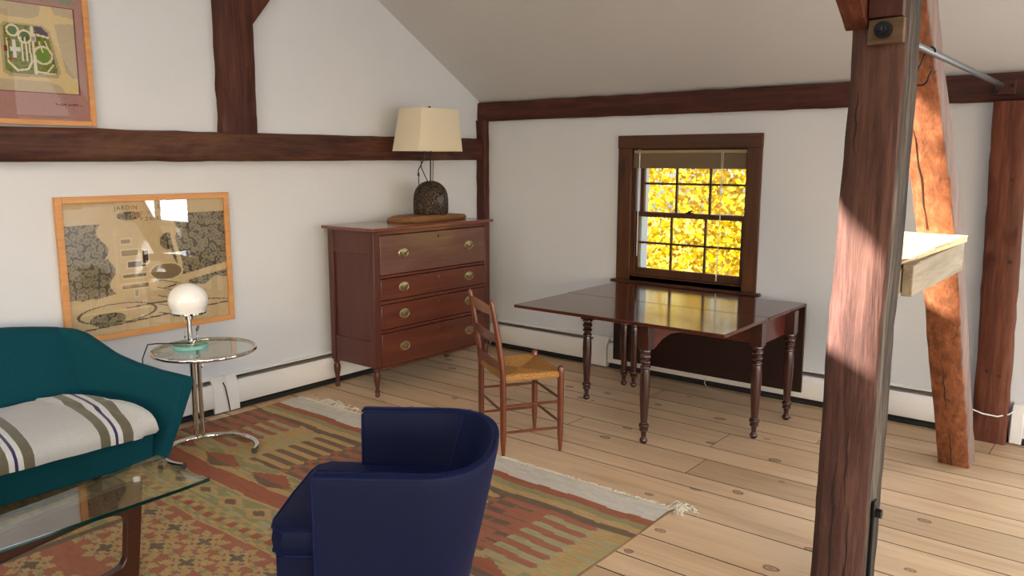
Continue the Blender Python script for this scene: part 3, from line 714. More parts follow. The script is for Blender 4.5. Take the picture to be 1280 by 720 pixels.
# upper print: a garden plan on a mauve mount; its top and left run out of the photo
UW, UH, UB = .94, 1.10, .028
uy1, uz0 = -3.226, 1.780
def park_col(U, V):
    # y / z on the wall
    Y = uy1-UW+UB+U; Z = uz0+UB+V
    C = np.zeros(U.shape+(3,)); C[:] = lin('#a27c76')
    C *= (1 + .05*(hashn(np.floor(U/.01), np.floor(V/.01), 5)-.5))[..., None]
    inner = (Y > -4.09) & (Y < -3.302) & (Z > 1.949) & (Z < 2.383)
    setc(C, (Y > -4.096) & (Y < -3.296) & (Z > 1.943) & (Z < 2.389), '#6b3238')
    setc(C, inner, '#cdb98a')
    grey = '#b3a488'
    setc(C, inner & inpoly(Y, Z, [(-4.09,2.33),(-3.52,2.31),(-3.47,2.33),(-3.46,2.383),(-4.09,2.383)]), grey)
    setc(C, inner & inpoly(Y, Z, [(-3.41,2.383),(-3.395,2.345),(-3.302,2.335),(-3.302,2.383)]), grey)
    setc(C, inner & inpoly(Y, Z, [(-3.40,2.30),(-3.302,2.31),(-3.302,2.03),(-3.33,2.03),(-3.36,2.06)]), grey)
    setc(C, inner & inpoly(Y, Z, [(-4.09,1.949),(-4.09,2.0),(-3.46,2.005),(-3.39,1.985),(-3.37,1.949)]), grey)
    setc(C, inner & inpoly(Y, Z, [(-3.86,2.26),(-3.74,2.3),(-3.74,2.03),(-3.9,2.03)]), grey)
    # the park block
    out = [(-3.655,2.262),(-3.635,2.285),(-3.46,2.285),(-3.425,2.26),(-3.385,2.05),(-3.40,2.025),(-3.63,2.02),(-3.66,2.04)]
    blk = [(-3.642,2.258),(-3.628,2.274),(-3.465,2.276),(-3.436,2.25),(-3.40,2.055),(-3.41,2.04),(-3.62,2.035),(-3.645,2.05)]
    setc(C, inpoly(Y, Z, out), '#a99b7e'); g_ = inpoly(Y, Z, blk); setc(C, g_, '#77803f')
    n_ = hashn(np.floor(Y/.008), np.floor(Z/.008), 8)
    setc(C, g_ & (n_ > .7), '#5f6e33'); setc(C, g_ & (n_ < .12), '#4a5a2e')
    setc(C, g_ & inpoly(Y, Z, [(-3.50,2.276),(-3.465,2.276),(-3.43,2.25),(-3.43,2.225),(-3.485,2.235)]), '#4a3a4e')
    path = '#d6cbb0'
    for (cx, cz, r_, gr) in ((-3.60,2.245,.026,'#4f6f3a'),(-3.545,2.22,.03,'#46602f'),(-3.465,2.135,.043,'#6d8a3e')):
        dd_ = np.hypot(Y-cx, Z-cz); setc(C, dd_ < r_, gr); setc(C, g_ & (np.abs(dd_-r_) < .005), path)
    for a, b, w_ in (((-3.51,2.27),(-3.505,2.04),.007),((-3.63,2.2),(-3.63,2.09),.005),((-3.63,2.09),(-3.59,2.05),.005),((-3.59,2.05),(-3.54,2.06),.005),((-3.54,2.06),(-3.52,2.1),.005),((-3.565,2.215),(-3.56,2.10),.004),((-3.545,2.215),(-3.54,2.10),.004),((-3.527,2.2),(-3.522,2.1),.004),((-3.485,2.235),(-3.43,2.225),.005),((-3.48,2.2),(-3.465,2.15),.0035),((-3.45,2.205),(-3.43,2.15),.0035),((-3.50,2.05),(-3.40,2.04),.005),((-3.45,2.05),(-3.42,2.09),.004)):
        setc(C, g_ & (seg_d(Y, Z, a, b) < w_), path)
    for (a, b, c, d_, h) in ((-3.632,-3.585,2.19,2.2,'#8e4a3a'),(-3.632,-3.585,2.10,2.11,'#8e4a3a'),(-3.645,-3.63,2.14,2.17,'#7c3430'),(-3.62,-3.57,2.145,2.165,'#cfc9c4'),(-3.605,-3.59,2.11,2.2,'#cfc9c4'),(-3.52,-3.495,2.20,2.24,'#d8c3a0'),(-3.515,-3.50,2.205,2.225,'#9b93a4')):
        setc(C, (Y>a)&(Y<b)&(Z>c)&(Z<d_), h)
    # title strokes above and a small signature below, both unreadable in the photo
    bar_ = (hashn(np.floor(Y/.007), np.floor(Z/.012), 3) > .45)
    setc(C, (Y > -3.62) & (Y < -3.285) & (Z > 2.405) & (Z < 2.432) & bar_, '#7d8670')
    sg = (hashn(np.floor(Y/.004), np.floor(Z/.004), 6) > .5)
    setc(C, (Y > -3.425) & (Y < -3.294) & (np.abs(Z-1.891) < .005) & sg, '#5d4046')
    return np.clip(C, 0, 1)
framed('framed_garden_plan', 'oak-framed garden plan with mauve mount standing on the beam, top left', uy1-UW, uy1, uz0, uz0+UH, UB, .03, park_col, .004)

# ------------------------------------------------------------------ rug
RX0, RX1, RYA, RYB = .16, 2.98, -5.6, -2.075
kil = dict(w='#e0dcd0', r='#a65746', g='#98966c', y='#c4a36c', b='#6b5850', r2='#ab6353', pg='#b0ab82', dk='#57483c', gold='#c8a674')
def rug_col(U, V):
    K = {k: np.array(lin(c)) for k, c in kil.items()}
    C = np.zeros(U.shape+(3,)); C[:] = K['g']
    def put(mask, k): C[mask] = K[k]
    W = V + .004*np.sin(U*9) + .003*np.sin(U*23+1)
    n1 = hashn(np.floor(U/.10), np.floor(V/.018), 1)
    put(W > -2.24, 'w'); put((W <= -2.24) & (W > -2.30), 'r'); put((W <= -2.30) & (W > -2.35), 'g'); put((W <= -2.35) & (W > -2.40), 'gold'); put((W <= -2.40) & (W > -2.447), 'b')
    # finger band: six rows, colours hand over along the width
    fz = (W <= -2.447) & (W > -2.955)
    row = np.floor((-2.447-W)/.0847); fr = ((-2.447-W)/.0847) - row           # 0 top .. 1 bottom of a row
    per = 1.07; x_ = (U-.155) % per                                              # red solid 0-.27, red>green .27-.535, mix .535-.755, gold>grey .755-1.045, grey>red 1.065-...
    slant = np.abs(fr-.27)*.10
    up_ = fr < .54
    def region(a, b, old, new):
        k = fz & (x_ >= a) & (x_ < b)
        put(k & up_ & (x_ < b-.10+.10-slant-.0), old); put(k & up_ & (x_ >= b-slant), new); put(k & ~up_, new)
    x2 = x_
    put(fz & (x2 < .27), 'r2'); put(fz & (x2 < .27) & (x2 > -.1) & ~up_ & (n1 > .55), 'b')
    put(fz & (x2 < .10) & ~up_, 'b')
    region(.27, .535, 'r2', 'pg')
    k = fz & (x2 >= .535) & (x2 < .755); put(k, 'pg'); put(k & (n1 > .62), 'y'); put(k & ~up_ & (x2 < .535+.2*hashn(row, 0, 4)), 'y')
    region(.755, 1.045, 'y', 'b')
    put(fz & (x2 >= 1.045), 'b'); put(fz & (x2 >= 1.02) & ~up_, 'r2')
    put(fz & (np.abs(W+2.951) < .005), 'y')
    # jagged red lozenges
    z2 = (W <= -2.955) & (W > -3.115); put(z2, 'g'); put(z2 & (n1 > .72), 'y'); put(z2 & (n1 < .15), 'pg')
    px = ((U-.80+.23) % .46)-.23; jag = np.abs(((U*28) % 1)-.5)*.05
    dmd = np.abs(px)/.19 + np.abs(W+3.045)/.085
    put(z2 & (dmd+jag*4 < 1.0), 'r'); put(z2 & (dmd+jag*3 < .95) & (W < -3.055), 'b'); put(z2 & (dmd > 1.0) & (W < -3.075), 'y')
    lineW = W + .02*np.abs(((U-.2) % .5)/.25-1)
    put((W <= -3.115) & (W > -3.235), 'r'); put((np.abs(W+3.237) < .006), 'gold'); put((np.abs(W+3.115) < .004), 'gold')
    # star row
    z3 = (W <= -3.243) & (W > -3.39); put(z3, 'g'); put(z3 & (n1 > .7), 'pg')
    sx = ((U-1.095+.11) % .22)-.11; sy = W+3.315
    def star(sx, sy, s):
        return (np.maximum(np.abs(sx)/1.25, np.abs(sy)) < s) | (np.abs(sx)/1.7+np.abs(sy) < s*1.6)
    put(z3 & (np.abs(sx)/1.6+np.abs(sy) < .065), 'y'); put(z3 & star(sx, sy, .018), 'b')
    put(np.abs(W+3.39) < .004, 'gold')
    # chequer with red squares
    z4 = (W <= -3.394) & (W > -3.508); ck = (np.floor(U/.046)+np.floor(W/.038)) % 2 == 0
    put(z4, 'y'); put(z4 & ck, 'g'); put(z4 & (((U-.965) % .092) < .046) & (np.abs(W+3.452) < .021), 'r')
    put(np.abs(W+3.512) < .005, 'gold')
    # red field with rows of eight-pointed stars
    z5 = W <= -3.516; put(z5, 'r2')
    for rowy, x0 in ((-3.617,1.14),(-3.90,1.33),(-4.16,1.24),(-4.42,1.33),(-4.68,1.24),(-4.94,1.33),(-5.2,1.24),(-3.76,1.25)):
        a = ((U-x0+.115) % .23)-.115; b = W-rowy
        th_ = np.arctan2(b, a/1.4); ra = np.hypot(a/1.4, b)
        tri = np.abs(((th_*8/PI) % 2)-1); lim = .054+.042*tri
        put(z5 & (ra < lim), 'pg'); put(z5 & (ra < lim) & (np.floor(th_*8/PI+.5) % 2 == 0), 'y'); put(z5 & (ra < .052) & (ra > .040) & (tri < .5), 'r2')
        put(z5 & (ra < .016+.020*np.abs(((th_*4/PI) % 2)-1)), 'b')
        put(z5 & (np.abs(np.abs(a)-.115)/1.4+np.abs(b) < .016), 'g')
    edge = (U < 1.14-.13*(W > -3.66)) | (U > 2.98-(1.14-.13*(W > -3.66))+.16)
    put(z5 & edge, 'y'); put(z5 & edge & (n1 > .6), 'g')
    e2 = np.abs(U-(1.125-.13*(W > -3.66))) < .02; put(z5 & e2, 'b'); e3 = np.abs(U-(2.015+.13*(W > -3.66))) < .02; put(z5 & e3, 'b')
    # worn wool: a little streaking along the weft
    s = hashn(np.floor(U/.05), np.floor(V/.008), 7)
    C *= (.90+.2*s)[..., None]
    put((U < RX0+.012), 'gold') if False else None
    return np.clip(C, 0, 1)
root = thing('kilim_rug', 'large faded red, green and gold kilim rug under the seating', 'rug', (1.57,-3.8,0))
def rug_place(U, V):
    return (U-1.57+.004*np.sin(V*7), V+3.8+.006*np.sin(U*4)+.003*np.sin(U*13), .0075+.0012*np.sin(U*11+V*3))
paint_grid('woven_field', RX0, RX1, RYA, RYB, .0085, rug_col, M['rug'], rug_place, root)
m = MB(); m.box(RX0-1.57, RX1-1.57+.006, RYA+3.8, RYB+3.8-.004, .0005, .006); m.build('underside', M['rugback'], root)
m = MB(); rr_ = random.Random(5)
x = RX0
while x < RX1+.01:
    l = rr_.uniform(.012,.03); a = rr_.gauss(0,.9); y0_ = RYB+3.8-.003
    m.tube([(x-1.57,y0_,.006), (x-1.57+l*.5*a,y0_+l*.6,.010), (x-1.57+l*a,y0_+l,.004)], .0021, 4); x += .006
m.build('fringe', M['fringe'], root)['kind'] = 'stuff'
for spots, n in (([RX1+.03],80),([.36,.40,.45],36),([.52,.58,.64],30)):
    m = MB()
    for k in range(n):
        cx = rr_.choice(spots); cy = RYB+.03+.015*(len(spots) > 1)
        x, y = cx+rr_.gauss(0,.026), cy+rr_.gauss(0,.022); a = rr_.uniform(0,2*PI); h = rr_.uniform(.006,.02); l = .038
        m.tube([(x-1.57,y+3.8,.003), (x-1.57+l*.5*math.cos(a),y+3.8+l*.5*math.sin(a),h), (x-1.57+l*math.cos(a),y+3.8+l*math.sin(a),.004)], .0026, 4)
    m.build('tassel', M['fringe'], root)['kind'] = 'stuff'

# ------------------------------------------------------------------ chest of drawers
CY0, CY1, CXB, CXF = -1.755, -.572, .115, .588
root = thing('chest_of_drawers', 'tall mahogany chest of four drawers with brass pulls in the corner', 'chest', (.35,-1.15,0))
def cb(m, name, mat, parent=None, **k): return m.move((-.35,1.15,0)).build(name, mat, parent or root, **k)
m = MB(); m.box(.085,.618,CY0-.03,CY1+.010,1.135,1.157); cb(m, 'top', M['mahx'], bev=.005)
for y in (CY0, CY1-.055):
    for x in (CXB, CXF-.05): m = MB(); m.box(x, x+.05, y, y+.055, .205, 1.135); cb(m, 'corner_stile', M['mahog'], bev=.004)
for y in (CY0+.006, CY1-.03):
    m = MB(); m.box(CXB+.04,CXF-.04,y+.010,y+.018,.37,.99); pn = cb(m, 'side_panel', M['mahog'], bev=.002)
    for a, b in ((.98,1.135),(.205,.385)): m = MB(); m.box(CXB+.05,CXF-.05,y,y+.024,a,b); cb(m, 'panel_rail', M['mahog'], pn, bev=.002)
m = MB(); m.box(CXB,CXB+.02,CY0+.03,CY1-.03,.21,1.13); cb(m, 'back_panel', M['mahog'])
for a, b in ((1.108,1.135),(.814,.832),(.636,.658),(.438,.459),(.185,.198)): m = MB(); m.box(CXF-.045,CXF-.006,CY0+.05,CY1-.05,a,b); cb(m, 'drawer_rail', M['mahogy'], bev=.002)
def oval(m, y, z, a, b, x0, x1, n=20):
    m.loft([[(x, y+a*s*math.cos(2*PI*k/n), z+b*s*math.sin(2*PI*k/n)) for k in range(n)] for x, s in ((x0,1),(x1,.97),(x1+.0012,.86),(x1-.0005,.78),(x1+.002,.45),(x1+.003,.2))])
for (z0_, z1_, mat) in ((.834,1.106,M['mahtop']),(.660,.812,M['mahogy']),(.461,.634,M['mahogy']),(.200,.436,M['mahogy'])):
    d = MB(); d.box(CXF-.04,CXF-.001,CY0+.060,CY1-.060,z0_+.003,z1_-.003)
    d = cb(d, 'drawer', mat, bev=.004)
    zc = (z0_+z1_)/2+.005
    for y in (-1.485,-.815):
        p = MB(); oval(p, y, zc, .047, .034, CXF-.001, CXF+.004); cb(p, 'handle_plate', M['brass'], d)
        p = MB(); pts = [(CXF+.010+.008*math.sin(PI*k/10), y-.031+.062*k/10, zc+.006-.020*math.sin(PI*k/10)) for k in range(11)]
        p.tube(pts, .0032, 6); p.tube([(CXF,y-.031,zc+.006),(CXF+.014,y-.031,zc+.006)],.005,8); p.tube([(CXF,y+.031,zc+.006),(CXF+.014,y+.031,zc+.006)],.005,8)
        cb(p, 'bail_pull', M['brassd'], d)
    p = MB(); p.loft([[(x, -1.14+.006*s*math.cos(2*PI*k/10), z1_-.04+.013*s*math.sin(2*PI*k/10)) for k in range(10)] for x, s in ((CXF-.002,1),(CXF+.001,1),(CXF+.0012,.5))])
    cb(p, 'keyhole_plate', M['brassd'] if z0_ < .8 else M['iron'], d)
legp = [(.019,.205),(.024,.198),(.024,.188),(.016,.180),(.022,.165),(.025,.15),(.023,.12),(.017,.09),(.013,.06),(.0135,.048),(.019,.042),(.019,.036),(.014,.03),(.017,.018),(.016,.006),(.010,0)]
for x in (CXB+.025, CXF-.025):
    for y in (CY0+.027, CY1-.027):
        m = MB(); m.lathe(legp, (x, y), 16); cb(m, 'leg', M['mahog'])

# ------------------------------------------------------------------ lamp on the chest
LX, LY = .325, -.945
m = MB(); rings = []
for k in range(19):
    f_ = k/18; y = -1.305+.645*f_; wf = .105+.03*math.sin(f_*3+.5)-.05*max(0,.12-f_)/.12; wb_ = .10+.02*math.sin(f_*5); h = .04+.006*math.sin(f_*4)-.012*max(0,.1-f_)/.1
    rings.append([(LX+wf,y,1.1575),(LX+wf+.012,y,1.1575+h*.55),(LX+wf-.012,y,1.1575+h),(LX-wb_+.01,y,1.1575+h),(LX-wb_,y,1.1575)])
m.loft(rings); tag(m.build('wooden_plank', M['plank'], bev=.003), 'rough natural-edged wooden plank lying on the chest under the lamp', 'plank')
LZ = 1.201
root = thing('table_lamp', 'lamp with dark pebbled dome base and cream rectangular shade on the chest', 'lamp', (LX,LY,LZ))
prof = [(.118,0),(.128,.006),(.131,.03),(.132,.07),(.131,.11),(.126,.15),(.114,.185),(.094,.213),(.066,.235),(.034,.247),(.004,.250)]
m = MB(); m.lathe(prof, (0,0), 40); m.build('base', M['clay'], root, ang=70)
# heart-shaped opening facing right of the camera
m = MB(); hp = []
for k in range(28):
    a = 2*PI*k/28; hx = 16*math.sin(a)**3; hz = 13*math.cos(a)-5*math.cos(2*a)-2*math.cos(3*a)-math.cos(4*a); hp.append((hx/16*.062, hz/17*.058+.112))
def on_dome(u, z, off):
    r_ = np.interp(z, [p[1] for p in prof], [p[0] for p in prof])+off; a = math.radians(-10)+u/.13
    return (r_*math.cos(a), r_*math.sin(a), z)
m.loft([[on_dome(u,z,-.004) for u,z in hp], [on_dome(u,z,.0025) for u,z in hp], [on_dome(u*.93,(z-.112)*.93+.112,.0025) for u,z in hp], [on_dome(u*.9,(z-.112)*.9+.112,-.001) for u,z in hp], [on_dome(u*.3,(z-.112)*.3+.112,.002) for u,z in hp]])
m.build('heart_opening', M['heart'], root, ang=60)
m = MB(); m.tube([(0,.0,.245),(0,.004,.4),(.0,.012,.5)], .005, 8); m.build('stem', M['blackpl'], root)
m = MB(); m.tube([(-.02,-.10,.20),(-.02,-.103,.26),(-.02,-.105,.33),(-.01,-.085,.37),(-.0,-.065,.41),(0,-.06,.47)], .004, 6); m.tube([(-.01,-.02,.246),(-.01,-.05,.29),(-.01,-.085,.35),(-.005,-.09,.40),(0,-.06,.47)], .0038, 6)
m.tube([(-.02,-.104,.285),(-.02,-.105,.31)], .008, 8); m.tube([(.02,.004,.246),(.02,.012,.46)], .003, 6); m.build('cord', M['blackpl'], root)
m = MB(); b0 = (-.14,.14,-.25,.205); t0 = (-.115,.115,-.196,.19); zb, zt = .468, .775
m.loft([[(b0[0],b0[2],zb),(b0[1],b0[2],zb),(b0[1],b0[3],zb),(b0[0],b0[3],zb)],[(t0[0],t0[2],zt),(t0[1],t0[2],zt),(t0[1],t0[3],zt),(t0[0],t0[3],zt)]], cap=False)
sh = m.build('lamp_shade', M['cream'], root)
s_ = sh.modifiers.new('solid','SOLIDIFY'); s_.thickness = .003
bv = sh.modifiers.new('bev','BEVEL'); bv.width = .008; bv.segments = 3; bv.limit_method = 'ANGLE'; bv.angle_limit = .9
m = MB(); m.tube([(0,0,.5),(0,.0,.78)], .004, 8); m.tube([(t0[0],0,.768),(t0[1],0,.768)],.0025,6); m.tube([(0,t0[2],.768),(0,t0[3],.768)],.0025,6); m.build('spider', M['brassd'], root)
m = MB(); m.lathe([(.006,.77),(.011,.775),(.011,.792),(.004,.797)], (0,0), 12); m.build('finial', M['blackpl'], root)

# ------------------------------------------------------------------ drop-leaf table
TX0, TX1, TZ = 1.515, 2.925, .715
root = thing('drop_leaf_table', 'dark polished drop-leaf table with one leaf raised, under the window', 'table', (2.2,-.65,0))
def tb(m, name, mat, parent=None, **k): return m.move((-2.2,.65,0)).build(name, mat, parent or root, **k)
m = MB(); m.box(TX0,TX1,-.845,-.245,TZ-.02,TZ); tb(m, 'fixed_top', M['tabletop'], bev=.004)
m = MB(); m.box(TX0+.01,TX1-.003,-1.44,-.848,TZ-.02,TZ); tb(m, 'raised_leaf', M['tabletop'], bev=.004)
m = MB(); m.box(TX0,TX1,-.240,-.222,.130,TZ-.004); tb(m, 'hanging_leaf', M['leafshade'], bev=.004)
m = MB(); m.box(1.72,2.87,-.855,-.83,.555,TZ-.02); m.box(1.72,2.87,-.43,-.405,.555,TZ-.02); m.box(2.855,2.88,-.85,-.41,.545,TZ-.02); m.box(1.70,1.725,-.85,-.41,.545,TZ-.02); tb(m, 'apron', M['tableap'], bev=.002)
lp = [(.030,.555),(.033,.548),(.033,.54),(.024,.532),(.031,.522),(.033,.512),(.028,.503),(.022,.497),(.030,.488),(.032,.48),(.024,.470),(.022,.462),(.029,.455),(.030,.447),(.024,.440),(.027,.42),(.030,.36),(.029,.30),(.025,.22),(.021,.14),(.020,.122),(.028,.115),(.030,.105),(.028,.098),(.019,.092),(.026,.086),(.026,.078),(.017,.070),(.014,.05),(.0135,.036),(.021,.026),(.023,.016),(.018,.004),(.012,0)]
def tleg(x, y, name='leg'):
    m = MB(); m.box(x-.033,x+.033,y-.033,y+.033,.555,TZ-.021); m.lathe(lp, (x,y), 20); return tb(m, name, M['tableleg'], bev=.0015)
for x, y in ((1.697,-.865),(2.885,-.895),(2.908,-.44),(1.71,-.40)): tleg(x, y)
tleg(1.79,-.40,'gate_leg')
tleg(2.428,-1.376,'gate_leg')
m = MB()                                     # gate rail with its shaped end, swung out under the raised leaf
d = Vector((2.62-2.428, -.85+1.376, 0)).normalized(); nn = Vector((-d.y, d.x, 0))*.011
base_ = Vector((2.428,-1.376,0)); LN = .56
poly = [(.03,.55),(.05,.55),(.11,.60),(.17,.625),(LN,.63),(LN,.69),(.03,.69)]
m.prism(poly, lambda a,z: tuple(base_+d*a+nn+Vector((0,0,z))), lambda a,z: tuple(base_+d*a-nn+Vector((0,0,z)))); tb(m, 'gate_rail', M['tableap'])
m = MB(); m.box(1.82,2.3,-.398,-.376,.6,.69); tb(m, 'gate_rail', M['tableap'])

# ------------------------------------------------------------------ ladder-back chair
A_, B_, C_, D_ = Vector((1.603,-1.841,0)), Vector((1.940,-2.047,0)), Vector((2.124,-1.771,0)), Vector((1.787,-1.565,0))
cen = (A_+B_+C_+D_)/4
root = thing('ladder_back_chair', 'wooden ladder-back chair with woven rush seat in front of the chest', 'chair', tuple(cen))
A_, B_, C_, D_ = [p-cen for p in (A_,B_,C_,D_)]
back = (B_-C_).normalized(); Z = Vector((0,0,1))
def rail(a, b, r, n=10, belly=1.0):
    m = MB(); m.tube([a.lerp(b, k/6) for k in range(7)], [r*(.75+.25*math.sin(PI*k/6)*belly) for k in range(7)], n); return m
def bpost(P_): 
    m = MB(); pts = []; rs = []
    for z, o, r in ((0,0,.0095),(.02,0,.011),(.10,-.0,.0165),(.25,0,.0175),(.44,0,.0175),(.55,.012,.017),(.70,.034,.0155),(.82,.056,.0135),(.855,.062,.012),(.868,.065,.010),(.874,.066,.005)):
        pts.append(P_+back*o+Z*z); rs.append(r)
    m.tube(pts, rs, 14); return m
for P_ in (A_, B_): bpost(P_).build('back_post', M['chair'], root)
for P_ in (C_, D_):
    m = MB(); m.tube([P_+Z*z for z in (0,.02,.10,.25,.44,.478,.485,.489)], [.009,.0105,.0165,.018,.0185,.0185,.015,.008], 14); m.build('front_leg', M['chair'], root)
for (P1, P2, zs) in ((B_,C_,(.285,.135)),(A_,D_,(.285,.135)),(C_,D_,(.30,.165)),(A_,B_,(.25,))):
    for z in zs: rail(P1+Z*z, P2+Z*z, .0085).build('stretcher', M['chair'], root)
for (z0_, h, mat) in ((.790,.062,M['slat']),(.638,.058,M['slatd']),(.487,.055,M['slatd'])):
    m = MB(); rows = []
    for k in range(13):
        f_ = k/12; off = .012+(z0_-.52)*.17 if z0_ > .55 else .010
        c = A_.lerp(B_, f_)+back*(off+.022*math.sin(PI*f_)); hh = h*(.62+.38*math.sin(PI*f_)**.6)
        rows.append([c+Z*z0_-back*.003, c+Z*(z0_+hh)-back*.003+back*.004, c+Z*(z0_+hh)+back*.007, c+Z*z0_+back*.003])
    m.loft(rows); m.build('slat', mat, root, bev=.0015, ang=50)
# rush seat: four triangles of cord wound parallel to the rails
cs_ = [A_+(D_-A_)*.02, B_+(C_-B_)*.02, C_, D_]; mid = (A_+B_+C_+D_)/4
m = MB(); N = 17
for e in range(4):
    p, q = cs_[e], cs_[(e+1) % 4]
    for k in range(N):
        t_ = k/N; a, b = p.lerp(mid, t_), q.lerp(mid, t_); zc = .449-.016*math.sin(PI*.5*t_)
        ins = (mid-(p+q)/2).normalized()
        m.tube([a+Z*(zc-.002), a.lerp(b,.25)+Z*(zc+.002), a.lerp(b,.5)+Z*zc, a.lerp(b,.75)+Z*(zc+.002), b+Z*(zc-.002)], .0088 if k else .012, 6)
for e in range(4):
    p, q = cs_[e], cs_[(e+1) % 4]; 
    m.tube([p+Z*.437, p.lerp(q,.5)+Z*.433, q+Z*.437], .013, 8)
m.loft([[tuple(v_*.9+Z*.425) for v_ in cs_], [tuple(v_*.93+Z*.438) for v_ in cs_]])
m.build('rush_seat', M['rush'], root)

# ------------------------------------------------------------------ chrome side table
ZR = .0085
root = thing('side_table', 'round chrome and glass side table with open ring foot beside the sofa', 'table', (.66,-3.03,ZR))
m = MB(); pts = []
for k in range(41):
    a = math.radians(36+ (261)*k/40); pts.append((.245*math.cos(a), .245*math.sin(a), .0165))
m.tube(pts, .0155, 16); m.build('ring_foot', M['chrome'], root)
for e in (0,-1):
    a = math.radians(36 if e == 0 else 297); p = Vector(pts[e]); tdir = Vector((math.sin(a), -math.cos(a), 0))*(1 if e == 0 else -1)
    m = MB(); m.tube([p-tdir*.004, p+tdir*.006], .0162, 16); m.build('end_cap', M['tiptube'], root, bev=.001)
pa = math.radians(167); px, py = .245*math.cos(pa), .245*math.sin(pa)
m = MB(); m.tube([(px,py,.0),(px,py,.48)], .016, 16); m.build('outer_post', M['chrome'], root)
m = MB(); m.tube([(px+.012,py+.032,.01),(px+.012,py+.032,.575)], .0125, 16); m.tube([(px+.012,py+.032,.55),(px+.02,py+.02,.575)], .0125, 12); m.build('inner_post', M['chrome'], root)
m = MB(); m.tube([(px+.02,py+.035,.44),(px+.045,py+.035,.44)], .004, 8); m.lathe([(.007,.432),(.008,.44),(.006,.447)], (px+.047,py+.035), 10); m.build('height_pin', M['chrome'], root)
m = MB(); m.tube([(.262*math.cos(2*PI*k/64), .262*math.sin(2*PI*k/64), .582) for k in range(64)], .0115, 14, closed=True); m.build('top_ring', M['chrome'], root)
m = MB(); m.lathe([(.252,.583),(.252,.591)], (0,0), 64); m.b.faces.ensure_lookup_table(); m.build('glass_top', M['glass'], root)
# desk lamp with opal globe
root = thing('globe_lamp', 'small chrome table lamp with white opal globe on the chrome side table', 'lamp', (.60,-3.075,ZR+.592))
m = MB(); m.lathe([(.088,.0),(.09,.003),(.09,.017),(.088,.02)], (0,0), 48)
for f in m.b.faces:
    c = f.calc_center_median()
    if abs(f.normal.z) < .5 and c.xy.length > .08: f.material_index = 1
m.build('glass_foot', [M['gteal'], M['gtealedge']], root, ang=30)
m = MB(); m.lathe([(.02,.02),(.02,.024),(.0125,.03),(.0125,.155),(.021,.157),(.021,.195),(.015,.197)], (0,0), 20); m.build('stem', M['chrome'], root)
m = MB(); m.lathe([(.090,.188),(.092,.190),(.092,.198),(.086,.199)], (0,0), 40); m.build('collar', M['chrome'], root)
m = MB(); gp = []
for k in range(20):
    a = -math.radians(38)+math.radians(128)*k/19; gp.append((max(.001,.101*math.cos(a)), .2585+.094*math.sin(a)))
gp = [(.086,.1985)] + gp[1:]
m.lathe(gp, (0,0), 40); m.build('globe', M['opal'], root, ang=60)
m = MB(); m.tube([(-.0,-.028,.17),(-.0,-.03,.07)], .0011, 5); m.lathe([(.003,.055),(.004,.06),(.003,.07)], (0,-.03), 8); m.build('pull_chain', M['chrome'], root)
m = MB(); m.tube([(.012,.012,.03),(.028,.022,.045),(.030,.024,.10)], .004, 8); m.tube([(.030,.024,.095),(.036,.03,.12)], .008, 8); m.build('cord_inlet', M['chrome'], root)
m = MB(); m.tube([(.01,-.01,.03),(-.06,-.08,.027),(-.13,-.12,.024),(-.172,-.15,.018),(-.20,-.17,-.06),(-.21,-.18,-.35),(-.23,-.18,-.593)], .0035, 6); m.build('power_cord', M['blackpl'], root)

# ------------------------------------------------------------------ sofa
SF, SB = .955, .13
root = thing('sofa', 'teal wool sofa with flared arm against the left wall', 'sofa', (.55,-4.5,ZR))
def sb(m, name, mat, parent=None, **k): return m.move((-.55,4.5,-ZR)).build(name, mat, parent or root, **k)
def arm_in(x): return -3.70+.235*(x-.30)/.65           # inner foot of the arm, opening toward the front
def arm_top(x):
    xs2 = [(.12,.742),(.28,.742),(.36,.722),(.44,.682),(.54,.632),(.66,.597),(.80,.570),(.965,.548)]
    return float(np.interp(x, [a for a, _ in xs2], [b for _, b in xs2]))
m = MB(); rings = []
for k in range(26):
    x = .12+(.968-.12)*k/25; h = arm_top(x); yi = arm_in(x); fl_ = .135*(h-.15)/.4*min(1,.55+.5*(x-.12)); yt = yi+fl_; th = .058
    xb = x - (.03 if k == 25 else 0)
    rings.append([(xb*1.0-.02*(x>.9), yi, .15), (x-.01*(x>.9), yi+fl_*.5, .15+(h-.15)*.5), (x, yt-.006, h-.03), (x, yt+.008, h-.006), (x, yt+.03, h), (x, yt+.055, h-.004), (x, yt+th, h-.03), (x-.01, yi+fl_*.5+th, .15+(h-.15)*.5), (xb-.02*(x>.9), yi+th, .15)])
m.loft(rings); sb(m, 'arm', M['teal'], bev=.006, ang=50)
# left arm, mirrored far out of frame
m = MB(); m.loft([[(x, -2*4.72-p[1], p[2]) for p in rg for x in (p[0],)] for rg in rings]); sb(m, 'arm', M['teal'], bev=.006, ang=50)
m = MB(); rings2 = []
for k in range(22):
    f_ = k/21; y = -5.75+(2.18)*f_; top = .785-.045*abs(2*f_-1)**4
    if y > -3.95: top = .785-.045*((y+3.95)/.38)**1.6
    rings2.append([(SB,y,.15),(.115,y,.5),(.12,y,top-.03),(.15,y,top-.004),(.19,y,top),(.235,y,top-.005),(.265,y,top-.03),(.36,y,.56),(.44,y,.42),(.455,y,.30),(.455,y,.15)])
m.loft(rings2); sb(m, 'back', M['teal'], bev=.004, ang=60)
m = MB(); m.loft([[(.40,y,.15),(SF-.045,y,.15),(SF-.02,y,.325),(.40,y,.325)] for y in (-5.74,-3.472)]); sb(m, 'front_rail', M['teal'], bev=.012, seg=3)
m = MB(); rows = []
